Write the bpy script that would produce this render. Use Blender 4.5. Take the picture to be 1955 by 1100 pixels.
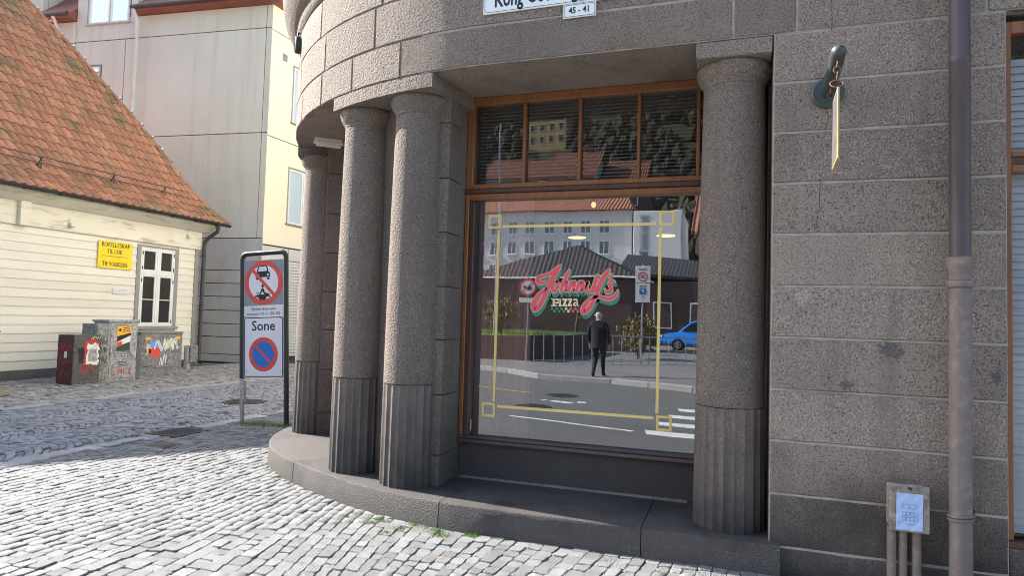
import bpy, bmesh, math, random
import numpy as np
from mathutils import Vector, Matrix, noise as mnoise

for o in list(bpy.data.objects):
    bpy.data.objects.remove(o)
SC = bpy.context.scene
COL = SC.collection
R = math.radians
random.seed(7)
rng = np.random.default_rng(11)

# ------------------------------------------------------------------ camera
cam = bpy.data.cameras.new('camera')
cam.sensor_width = 36.0
cam.lens = 36.0 * 1250.0 / 1955.0
cam.clip_end = 2000
cam_ob = bpy.data.objects.new('camera', cam)
COL.objects.link(cam_ob)
yaw, pitch, roll = R(18.8), R(2.67), R(1.68)
fwd = Vector((-math.sin(yaw) * math.cos(pitch), math.cos(yaw) * math.cos(pitch), math.sin(pitch)))
r0 = Vector((math.cos(yaw), math.sin(yaw), 0))
u0 = r0.cross(fwd)
rgt = math.cos(roll) * r0 + math.sin(roll) * u0
upv = -math.sin(roll) * r0 + math.cos(roll) * u0
CAM = Vector((0, 0, 1.6))
m3 = Matrix((rgt, upv, -fwd)).transposed()
cam_ob.matrix_world = Matrix.Translation(CAM) @ m3.to_4x4()
SC.camera = cam_ob

# ------------------------------------------------------------------ sky and sun
SUN_EL = R(35.0)
sun_dir = Vector((-0.9938 * math.cos(SUN_EL), 0.111 * math.cos(SUN_EL), math.sin(SUN_EL))).normalized()
world = bpy.data.worlds.new('World')
SC.world = world
world.use_nodes = True
wn = world.node_tree
wn.nodes.clear()
sky = wn.nodes.new('ShaderNodeTexSky')
sky.sky_type = 'NISHITA'
sky.sun_disc = False
sky.sun_elevation = SUN_EL
sky.sun_rotation = math.atan2(sun_dir.x, sun_dir.y)
sky.air_density = 1.0
sky.dust_density = 1.6
bg = wn.nodes.new('ShaderNodeBackground')
bg.inputs[1].default_value = 0.138
wo = wn.nodes.new('ShaderNodeOutputWorld')
wn.links.new(sky.outputs[0], bg.inputs[0])
wn.links.new(bg.outputs[0], wo.inputs[0])

sun = bpy.data.lights.new('sun', 'SUN')
sun.energy = 5.0
sun.angle = R(0.5)
sun.color = (1.0, 0.94, 0.86)
sun_ob = bpy.data.objects.new('sun', sun)
COL.objects.link(sun_ob)
sun_ob.location = sun_dir * 60
sun_ob.rotation_euler = (-sun_dir).to_track_quat('-Z', 'Y').to_euler()

SC.view_settings.view_transform = 'Standard'
SC.view_settings.look = 'None'
SC.view_settings.exposure = 1.74
SC.view_settings.gamma = 1.0
SC.view_settings.use_curve_mapping = False
SC.render.engine = 'CYCLES'
SC.cycles.use_denoising = True
SC.cycles.max_bounces = 8
SC.cycles.diffuse_bounces = 4
SC.cycles.glossy_bounces = 4
SC.cycles.transparent_max_bounces = 12
SC.cycles.caustics_refractive = False
SC.cycles.caustics_reflective = True
SC.cycles.sample_clamp_indirect = 6.0
SC.cycles.filter_width = 1.0

# ------------------------------------------------------------------ materials
MATS = {}


def M(name, col, rough=0.7, col2=None, nscale=3.0, ndetail=4.0, speck=None, bump=None, bump2=None,
      island=0.0, orand=0.0, metal=0.0, coat=0.0, stretch=None, streak=None, stain=None, emit=None, spec=0.5, wave=None):
    """procedural surface: base colour, a second colour by noise, mineral speckle, fine relief, tone per piece"""
    if name in MATS:
        return MATS[name]
    m = bpy.data.materials.new(name)
    m.use_nodes = True
    t = m.node_tree
    N, L = t.nodes, t.links
    b = N['Principled BSDF']
    geo = N.new('ShaderNodeNewGeometry')
    vec = geo.outputs['Position']
    if orand or island:
        oi = N.new('ShaderNodeObjectInfo')
        ad = N.new('ShaderNodeMath'); ad.operation = 'ADD'
        L.new(oi.outputs['Random'], ad.inputs[0]); L.new(geo.outputs['Random Per Island'], ad.inputs[1])
        fr = N.new('ShaderNodeMath'); fr.operation = 'FRACT'
        L.new(ad.outputs[0], fr.inputs[0])
        rnd = fr.outputs[0]
        off = N.new('ShaderNodeVectorMath'); off.operation = 'SCALE'
        off.inputs[0].default_value = (37, 53, 91)
        L.new(rnd, off.inputs['Scale'])
        add = N.new('ShaderNodeVectorMath'); add.operation = 'ADD'
        L.new(vec, add.inputs[0]); L.new(off.outputs[0], add.inputs[1])
        vec = add.outputs[0]
    if stretch:
        mp = N.new('ShaderNodeVectorMath'); mp.operation = 'MULTIPLY'
        mp.inputs[1].default_value = stretch
        L.new(vec, mp.inputs[0]); vec = mp.outputs[0]

    def noise(scale, detail=3.0, rough_=0.6, v=None):
        n = N.new('ShaderNodeTexNoise')
        n.inputs['Scale'].default_value = scale
        n.inputs['Detail'].default_value = detail
        n.inputs['Roughness'].default_value = rough_
        L.new(v or vec, n.inputs['Vector'])
        return n.outputs['Fac']

    def mix(fac, a, bcol, mode='MIX'):
        x = N.new('ShaderNodeMix'); x.data_type = 'RGBA'; x.blend_type = mode
        if hasattr(fac, 'is_linked') or not isinstance(fac, (int, float)):
            L.new(fac, x.inputs[0])
        else:
            x.inputs[0].default_value = fac
        for i, c in ((6, a), (7, bcol)):
            if isinstance(c, tuple):
                x.inputs[i].default_value = (*c, 1)
            else:
                L.new(c, x.inputs[i])
        return x.outputs[2]

    def ramp(v, lo, hi):
        r = N.new('ShaderNodeMapRange')
        r.inputs[1].default_value = lo; r.inputs[2].default_value = hi
        L.new(v, r.inputs[0])
        return r.outputs[0]

    c = tuple(col)
    if col2:
        c = mix(ramp(noise(nscale, ndetail), 0.33, 0.67), c, tuple(col2))
    if speck:
        sc, lo_c, hi_c = speck
        n1 = noise(sc, 2.0, 0.5)
        c = mix(ramp(n1, 0.52, 0.64), c, lo_c)
        n2 = noise(sc * 1.37, 2.0, 0.5)
        c = mix(ramp(n2, 0.54, 0.66), c, hi_c)
    if streak:
        sv = N.new('ShaderNodeVectorMath'); sv.operation = 'MULTIPLY'
        sv.inputs[1].default_value = streak[0]
        L.new(geo.outputs['Position'], sv.inputs[0])
        n3 = noise(1.0, 4.0, 0.6, sv.outputs[0])
        c = mix(ramp(n3, streak[2], streak[3]), c, streak[1])
    if stain:   # splash dirt: shape from noise, reaching stain[1] m up from the pavement
        sep = N.new('ShaderNodeSeparateXYZ'); L.new(geo.outputs['Position'], sep.inputs[0])
        n4 = noise(2.2, 5.0, 0.65, geo.outputs['Position'])
        mm = N.new('ShaderNodeMath'); mm.operation = 'MULTIPLY_ADD'
        L.new(n4, mm.inputs[0]); mm.inputs[1].default_value = -stain[1] * 1.6; L.new(sep.outputs[2], mm.inputs[2])
        c = mix(ramp(mm.outputs[0], stain[1] * 0.15, -stain[1] * 0.9), c, stain[0])
    if orand or island:
        k = max(orand, island)
        rr = N.new('ShaderNodeMapRange')
        rr.inputs[3].default_value = 1 - k; rr.inputs[4].default_value = 1 + k
        L.new(rnd, rr.inputs[0])
        x = N.new('ShaderNodeVectorMath'); x.operation = 'SCALE'
        if isinstance(c, tuple):
            x.inputs[0].default_value = c
        else:
            L.new(c, x.inputs[0])
        L.new(rr.outputs[0], x.inputs['Scale'])
        c = x.outputs[0]
    if isinstance(c, tuple):
        b.inputs['Base Color'].default_value = (*c, 1)
    else:
        L.new(c, b.inputs['Base Color'])
    b.inputs['Roughness'].default_value = rough
    b.inputs['Metallic'].default_value = metal
    b.inputs['Specular IOR Level'].default_value = spec
    if coat:
        b.inputs['Coat Weight'].default_value = coat
        b.inputs['Coat Roughness'].default_value = 0.12
    hgt = None
    if bump:
        bn = N.new('ShaderNodeBump')
        bn.inputs['Strength'].default_value = bump[1]
        bn.inputs['Distance'].default_value = bump[2]
        L.new(noise(bump[0], bump[3] if len(bump) > 3 else 2.0, 0.55), bn.inputs['Height'])
        hgt = bn
    if bump2:
        bn = N.new('ShaderNodeBump')
        bn.inputs['Strength'].default_value = bump2[1]
        bn.inputs['Distance'].default_value = bump2[2]
        L.new(noise(bump2[0], 3.0, 0.6), bn.inputs['Height'])
        if hgt: L.new(hgt.outputs[0], bn.inputs['Normal'])
        hgt = bn
    if wave:   # ribs: axis vector per metre, strength, distance
        dt = N.new('ShaderNodeVectorMath'); dt.operation = 'DOT_PRODUCT'
        dt.inputs[1].default_value = wave[0]
        L.new(geo.outputs['Position'], dt.inputs[0])
        sn = N.new('ShaderNodeMath'); sn.operation = 'SINE'
        L.new(dt.outputs['Value'], sn.inputs[0])
        bn = N.new('ShaderNodeBump')
        bn.inputs['Strength'].default_value = wave[1]; bn.inputs['Distance'].default_value = wave[2]
        L.new(sn.outputs[0], bn.inputs['Height'])
        if hgt: L.new(hgt.outputs[0], bn.inputs['Normal'])
        hgt = bn
    if hgt:
        L.new(hgt.outputs[0], b.inputs['Normal'])
    if emit:
        b.inputs['Emission Color'].default_value = (*emit[0], 1)
        b.inputs['Emission Strength'].default_value = emit[1]
    MATS[name] = m
    return m


def glass(name, refl=0.3, tint=(0.9, 0.95, 1.0), ior=1.5, wob=0.0, dust=0.0):
    m = bpy.data.materials.new(name); m.use_nodes = True
    t = m.node_tree; N, L = t.nodes, t.links; N.clear()
    out = N.new('ShaderNodeOutputMaterial')
    tr = N.new('ShaderNodeBsdfTransparent'); tr.inputs[0].default_value = (*[0.86 * x for x in tint], 1)
    gl = N.new('ShaderNodeBsdfGlossy'); gl.inputs['Roughness'].default_value = 0.0
    gl.inputs['Color'].default_value = (*tint, 1)
    lw = N.new('ShaderNodeFresnel'); lw.inputs[0].default_value = ior
    ad = N.new('ShaderNodeMath'); ad.operation = 'ADD'; ad.use_clamp = True
    L.new(lw.outputs[0], ad.inputs[0]); ad.inputs[1].default_value = refl
    mx = N.new('ShaderNodeMixShader')
    L.new(ad.outputs[0], mx.inputs[0]); L.new(tr.outputs[0], mx.inputs[1]); L.new(gl.outputs[0], mx.inputs[2])
    if wob:
        nz = N.new('ShaderNodeTexNoise'); nz.inputs['Scale'].default_value = 1.3; nz.inputs['Detail'].default_value = 1
        geo = N.new('ShaderNodeNewGeometry'); L.new(geo.outputs['Position'], nz.inputs['Vector'])
        bn = N.new('ShaderNodeBump'); bn.inputs['Strength'].default_value = 1.0; bn.inputs['Distance'].default_value = wob
        L.new(nz.outputs['Fac'], bn.inputs['Height']); L.new(bn.outputs[0], gl.inputs['Normal'])
    last = mx
    if dust:   # diffuse film of dust, added as haze to veil the reflection
        df = N.new('ShaderNodeBsdfDiffuse'); df.inputs[0].default_value = (0.5, 0.48, 0.45, 1)
        nd = N.new('ShaderNodeTexNoise'); nd.inputs['Scale'].default_value = 2.5; nd.inputs['Detail'].default_value = 6
        gd = N.new('ShaderNodeNewGeometry'); L.new(gd.outputs['Position'], nd.inputs['Vector'])
        mr = N.new('ShaderNodeMapRange'); mr.inputs[1].default_value = 0.3; mr.inputs[2].default_value = 0.75; mr.inputs[4].default_value = dust * 2
        L.new(nd.outputs['Fac'], mr.inputs[0])
        last = N.new('ShaderNodeMixShader'); L.new(mr.outputs[0], last.inputs[0]); L.new(mx.outputs[0], last.inputs[1]); L.new(df.outputs[0], last.inputs[2])
    L.new(last.outputs[0], out.inputs[0])
    MATS[name] = m
    return m


GR_D = (0.095, 0.075, 0.064)
GR_L = (0.39, 0.325, 0.275)
DIRT = (0.046, 0.042, 0.041)
M('granite', (0.262, 0.212, 0.175), 0.85, (0.192, 0.158, 0.134), 1.1, 5, speck=(92, GR_D, GR_L),
  bump=(70, 1.0, 0.009, 3.0), bump2=(170, 0.6, 0.004), orand=0.20, stain=(DIRT, 0.9), spec=0.3, streak=((3, 3, 0.45), (0.125, 0.102, 0.088), 0.54, 0.78))
M('granite_rough', (0.268, 0.220, 0.184), 0.85, (0.210, 0.174, 0.150), 1.3, 5, speck=(84, GR_D, GR_L),
  bump=(52, 1.0, 0.024, 3.0), bump2=(130, 0.7, 0.007), orand=0.1, spec=0.3)
M('granite_column', (0.220, 0.176, 0.146), 0.85, (0.158, 0.130, 0.112), 1.5, 5, speck=(92, (0.085, 0.068, 0.058), (0.35, 0.29, 0.245)),
  bump=(58, 1.0, 0.017, 3.0), bump2=(150, 0.6, 0.005), orand=0.06, spec=0.3, stain=((0.070, 0.060, 0.055), 1.3), streak=((9, 9, 0.7), (0.15, 0.125, 0.11), 0.52, 0.78))
M('granite_fluted', (0.195, 0.150, 0.120), 0.75, (0.138, 0.110, 0.092), 1.6, 5, speck=(120, (0.07, 0.06, 0.058), (0.27, 0.24, 0.23)),
  bump=(110, 0.45, 0.003, 2.0), orand=0.06, stain=((0.026, 0.027, 0.028), 1.2), spec=0.35, streak=((14, 14, 0.6), (0.09, 0.076, 0.070), 0.5, 0.74))
M('granite_step', (0.064, 0.054, 0.048), 0.7, (0.040, 0.036, 0.034), 1.4, 5, speck=(130, (0.05, 0.045, 0.045), (0.17, 0.155, 0.15)),
  bump=(90, 0.9, 0.008), orand=0.12, streak=((1.3, 1.3, 1.3), (0.028, 0.026, 0.026), 0.55, 0.72), spec=0.4)
M('granite_dado', (0.066, 0.052, 0.046), 0.75, (0.055, 0.046, 0.044), 2.2, 5, speck=(130, (0.04, 0.035, 0.034), (0.12, 0.105, 0.10)),
  bump=(120, 0.4, 0.003), streak=((12, 12, 0.8), (0.07, 0.062, 0.06), 0.48, 0.7), spec=0.35)
M('mortar_dark', (0.20, 0.172, 0.148), 0.9, (0.13, 0.112, 0.098), 9, 5)
M('mortar', (0.42, 0.39, 0.33), 0.9, (0.27, 0.245, 0.21), 9, 5, bump=(160, 0.5, 0.003))
M('stain_dark', (0.115, 0.105, 0.098), 0.85, (0.085, 0.080, 0.076), 12, 4, speck=(92, (0.07, 0.065, 0.06), (0.20, 0.18, 0.165)), bump=(70, 1.0, 0.009, 3.0))
M('stain_pale', (0.36, 0.31, 0.26), 0.85, (0.28, 0.235, 0.195), 14, 4, speck=(92, (0.18, 0.15, 0.13), (0.48, 0.42, 0.37)), bump=(70, 1.0, 0.009, 3.0))
M('crack', (0.035, 0.03, 0.03), 0.9)
M('cobble', (0.190, 0.193, 0.190), 0.75, (0.150, 0.152, 0.150), 14, 3, speck=(150, (0.095, 0.097, 0.099), (0.32, 0.325, 0.325)),
  bump=(85, 1.0, 0.012, 3.0), island=0.20, orand=0.0, spec=0.35)
M('sett', (0.225, 0.233, 0.25), 0.7, (0.165, 0.172, 0.185), 9, 3, speck=(140, (0.14, 0.14, 0.15), (0.45, 0.45, 0.45)),
  bump=(75, 0.6, 0.004), island=0.26, spec=0.35)
M('sett_old', (0.32, 0.30, 0.265), 0.8, (0.24, 0.225, 0.20), 6, 3, speck=(140, (0.11, 0.1, 0.09), (0.42, 0.40, 0.36)),
  bump=(75, 0.6, 0.004), island=0.28)
M('kerb_stone', (0.30, 0.30, 0.30), 0.75, (0.23, 0.226, 0.22), 5, 4, speck=(140, (0.16, 0.16, 0.16), (0.5, 0.5, 0.5)),
  bump=(75, 0.6, 0.004), island=0.22)
M('joint_street', (0.030, 0.031, 0.034), 0.95, (0.045, 0.045, 0.045), 4, 5)
M('leaf', (0.26, 0.13, 0.04), 0.8, (0.34, 0.22, 0.07), 20, 2, island=0.3)
M('joint_sand', (0.06, 0.058, 0.054), 0.95, (0.085, 0.08, 0.07), 4, 5, bump=(60, 0.8, 0.01))
M('asphalt', (0.105, 0.111, 0.107), 0.85, (0.080, 0.085, 0.082), 0.7, 5, speck=(60, (0.07, 0.07, 0.07), (0.20, 0.20, 0.20)), bump=(70, 0.5, 0.006))
M('footway', (0.19, 0.188, 0.18), 0.85, (0.14, 0.138, 0.132), 0.9, 5, bump=(50, 0.5, 0.006))
M('road_paint', (0.75, 0.75, 0.72), 0.7, (0.5, 0.5, 0.48), 5, 5)
M('yellow_paint', (0.7, 0.42, 0.06), 0.7)
M('grass', (0.11, 0.23, 0.025), 0.8, (0.18, 0.26, 0.03), 6, 3)
M('wood', (0.270, 0.105, 0.036), 0.42, (0.185, 0.070, 0.026), 3.0, 6, bump=(30, 0.2, 0.002), stretch=(9, 9, 0.6), coat=0.25)
M('wood_dark', (0.095, 0.040, 0.026), 0.45, (0.060, 0.027, 0.022), 3.0, 6, bump=(30, 0.25, 0.002), stretch=(9, 9, 0.6), coat=0.15)
M('wood_sill', (0.075, 0.045, 0.05), 0.5, (0.13, 0.095, 0.09), 2.0, 6, bump=(30, 0.3, 0.002), stretch=(0.6, 9, 9))
M('gold', (0.95, 0.72, 0.27), 0.4, (0.92, 0.68, 0.25), 8, 3)
M('letter_red', (0.86, 0.12, 0.145), 0.5)
M('letter_cream', (0.92, 0.78, 0.48), 0.5)
M('letter_green', (0.06, 0.26, 0.175), 0.5)
M('interior_wall', (0.10, 0.075, 0.065), 0.9, (0.07, 0.055, 0.05), 1, 3)
M('interior_floor', (0.09, 0.06, 0.045), 0.6)
M('curtain', (0.62, 0.38, 0.33), 0.95, (0.50, 0.29, 0.25), 5, 3)
M('blind_dark', (0.55, 0.51, 0.46), 0.6)
M('blind_white', (0.72, 0.77, 0.78), 0.55)
M('lamp_glow', (1, 0.8, 0.4), 0.5, emit=((1.0, 0.72, 0.30), 0.5))
M('pipe_plum', (0.085, 0.062, 0.068), 0.5, (0.066, 0.050, 0.058), 6, 4, bump=(25, 0.15, 0.002))
M('pipe_mauve', (0.200, 0.158, 0.142), 0.6, (0.150, 0.120, 0.110), 4, 5, bump=(25, 0.2, 0.002), speck=(14, (0.165, 0.128, 0.115), (0.22, 0.178, 0.162)), streak=((9, 9, 0.6), (0.12, 0.098, 0.09), 0.55, 0.75))
M('box_beige', (0.27, 0.235, 0.19), 0.65, (0.22, 0.19, 0.155), 5, 5, speck=(16, (0.17, 0.14, 0.11), (0.36, 0.33, 0.29)))
M('paper_blue', (0.34, 0.47, 0.72), 0.8, (0.40, 0.52, 0.76), 12, 3)
M('ink_blue', (0.16, 0.26, 0.50), 0.8)
M('iron_black', (0.022, 0.026, 0.030), 0.45, (0.035, 0.038, 0.042), 9, 4, bump=(60, 0.2, 0.002))
M('iron_green', (0.035, 0.050, 0.052), 0.5, (0.05, 0.06, 0.06), 8, 4, bump=(50, 0.3, 0.002), coat=0.1)
M('rust', (0.20, 0.10, 0.045), 0.8, (0.12, 0.06, 0.03), 30, 4)
M('steel', (0.48, 0.50, 0.52), 0.4, (0.36, 0.38, 0.40), 12, 4, metal=0.8)
M('gold_edge', (0.50, 0.36, 0.13), 0.5, (0.40, 0.28, 0.1), 12, 3)
M('board_face', (0.085, 0.078, 0.072), 0.85, (0.06, 0.055, 0.052), 8, 3)
M('enamel', (0.82, 0.86, 0.86), 0.25, (0.76, 0.80, 0.80), 4, 3, coat=0.4)
M('ink', (0.012, 0.018, 0.035), 0.4)
M('black', (0.012, 0.012, 0.014), 0.5)
M('sign_white', (0.78, 0.77, 0.79), 0.45, (0.72, 0.71, 0.73), 3, 3)
M('sign_grey', (0.26, 0.31, 0.34), 0.5, (0.22, 0.27, 0.30), 4, 3)
M('sign_red', (0.72, 0.075, 0.055), 0.45, (0.66, 0.07, 0.05), 4, 3)
M('sign_blue', (0.010, 0.16, 0.56), 0.45)
M('banner', (0.86, 0.66, 0.012), 0.55, (0.80, 0.58, 0.01), 3, 3, bump=(5, 0.3, 0.03))
M('clap', (0.74, 0.71, 0.605), 0.6, (0.69, 0.655, 0.55), 1.1, 5, orand=0.04, stretch=(1, 0.35, 2.5), bump=(40, 0.15, 0.002),
  streak=((1.5, 1.5, 5), (0.62, 0.55, 0.41), 0.58, 0.80))
M('clap_trim', (0.73, 0.70, 0.595), 0.6, (0.65, 0.62, 0.515), 1.4, 6, streak=((1.2, 1.2, 7), (0.40, 0.36, 0.26), 0.55, 0.72))
M('trim_grey', (0.30, 0.29, 0.27), 0.65, (0.25, 0.24, 0.23), 4, 4)
M('white_paint', (0.78, 0.78, 0.76), 0.45, (0.70, 0.70, 0.67), 4, 4)
M('foundation', (0.15, 0.14, 0.125), 0.9, (0.09, 0.085, 0.075), 4, 5, bump=(30, 0.5, 0.01))
M('roof_tile', (0.46, 0.215, 0.112), 0.8, (0.37, 0.168, 0.092), 2.5, 5, orand=0.20, island=0.0, bump=(45, 0.4, 0.004),
  streak=((1.3, 1.3, 1.3), (0.22, 0.165, 0.080), 0.52, 0.70), speck=(30, (0.30, 0.135, 0.075), (0.54, 0.29, 0.165)))
M('roof_deck', (0.16, 0.06, 0.035), 0.9)
M('roof_plain', (0.36, 0.13, 0.07), 0.85, (0.26, 0.095, 0.055), 1.5, 5, wave=((0, 30, 0), 0.7, 0.03))
M('render_grey', (0.575, 0.585, 0.515), 0.85, (0.53, 0.535, 0.47), 0.6, 5, streak=((3.0, 3.0, 0.22), (0.48, 0.45, 0.40), 0.52, 0.80), bump=(40, 0.25, 0.003), orand=0.03)
M('render_yellow', (0.86, 0.77, 0.57), 0.85, (0.83, 0.735, 0.54), 0.8, 5, bump=(40, 0.25, 0.003), orand=0.02)
M('plinth_blue', (0.47, 0.475, 0.48), 0.7, (0.39, 0.395, 0.40), 0.9, 5, bump=(40, 0.25, 0.003), streak=((2.5, 2.5, 0.6), (0.33, 0.335, 0.34), 0.52, 0.78), orand=0.05)
M('plinth_pale', (0.60, 0.585, 0.55), 0.8, (0.53, 0.52, 0.49), 1.2, 4)
M('joint_dark', (0.05, 0.047, 0.043), 0.9)
M('shutter', (0.60, 0.59, 0.55), 0.55, (0.52, 0.51, 0.48), 3, 4)
M('roof_red', (0.27, 0.085, 0.06), 0.5, (0.18, 0.06, 0.05), 2, 5)
M('roof_dark', (0.06, 0.045, 0.048), 0.5, (0.04, 0.03, 0.034), 5, 4)
M('cabinet', (0.235, 0.235, 0.235), 0.55, (0.17, 0.17, 0.17), 5, 5, speck=(18, (0.10, 0.10, 0.10), (0.36, 0.36, 0.36)), orand=0.08)
M('cabinet_pale', (0.37, 0.37, 0.37), 0.55, (0.28, 0.28, 0.275), 6, 5, speck=(16, (0.16, 0.16, 0.155), (0.5, 0.5, 0.5)))
M('cabinet_dark', (0.10, 0.095, 0.085), 0.6, (0.07, 0.066, 0.06), 6, 5, speck=(20, (0.05, 0.05, 0.05), (0.15, 0.14, 0.12)))
M('cabinet_maroon', (0.10, 0.035, 0.035), 0.6, (0.06, 0.028, 0.03), 8, 5)
M('spray_red', (0.45, 0.035, 0.03), 0.6)
M('spray_white', (0.72, 0.72, 0.72), 0.6)
M('poster_orange', (0.85, 0.42, 0.02), 0.6)
M('poster_green', (0.03, 0.06, 0.04), 0.6)
M('poster_lime', (0.40, 0.60, 0.16), 0.6)
M('poster_sky', (0.12, 0.35, 0.72), 0.6)
M('poster_cream', (0.70, 0.55, 0.30), 0.6)
M('timber', (0.32, 0.27, 0.20), 0.8, (0.20, 0.17, 0.13), 5, 5, stretch=(9, 0.7, 9))
M('iron_cover', (0.07, 0.060, 0.055), 0.6, (0.045, 0.042, 0.04), 12, 4, bump=(50, 0.8, 0.006))
M('cloth_navy', (0.020, 0.022, 0.032), 0.9, (0.014, 0.016, 0.022), 12, 3)
M('cloth_black', (0.014, 0.014, 0.018), 0.9)
M('skin', (0.55, 0.33, 0.24), 0.6)
M('hair_white', (0.62, 0.60, 0.56), 0.8, (0.5, 0.48, 0.45), 40, 3)
M('car_blue', (0.015, 0.24, 0.80), 0.3, coat=0.8)
M('tyre', (0.018, 0.018, 0.018), 0.85)
M('alloy', (0.55, 0.56, 0.58), 0.35, metal=0.7)
M('tail_red', (0.45, 0.01, 0.01), 0.3)
M('kiosk_wall', (0.10, 0.060, 0.050), 0.8, (0.075, 0.045, 0.04), 2, 4)
M('kiosk_tile', (0.045, 0.040, 0.046), 0.7, (0.028, 0.026, 0.03), 3, 4, wave=((26, 0, 0), 0.30, 0.04), bump=(9, 0.5, 0.04))
M('office_white', (0.66, 0.66, 0.66), 0.8, (0.60, 0.60, 0.60), 0.6, 4)
M('office_roof', (0.30, 0.115, 0.06), 0.8, (0.22, 0.08, 0.045), 1.2, 4, wave=((18, 0, 0), 0.8, 0.06))
M('villa_yellow', (0.66, 0.48, 0.22), 0.8)
M('forest', (0.035, 0.040, 0.018), 0.9, (0.060, 0.050, 0.030), 0.25, 5, island=0.35)
M('bare_hill', (0.05, 0.048, 0.026), 0.95, (0.07, 0.058, 0.036), 0.08, 6)
M('bark', (0.10, 0.08, 0.06), 0.9)
M('hedge', (0.14, 0.13, 0.045), 0.9, (0.20, 0.15, 0.07), 4, 4, island=0.3)
glass('glass_shop', 0.235, (0.92, 0.95, 1.0), wob=0.0015, dust=0.014)
glass('glass_upper', 0.075, (0.92, 0.95, 1.0), wob=0.0015, dust=0.014)
glass('glass_side', 0.03, (0.92, 0.95, 1.0), ior=1.3)
glass('glass_house', 0.0, wob=0.004)
glass('glass_office', 0.12)
glass('glass_curtained', 0.0, ior=1.25)
M('bounce_pale', (0.80, 0.74, 0.62), 0.85, (0.74, 0.68, 0.56), 1.0, 4)  # colour of the unseen side wall, made pale to bounce warm light
glass('glass_sky', 0.55, (0.75, 0.88, 1.0))

# ------------------------------------------------------------------ mesh helpers


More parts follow.
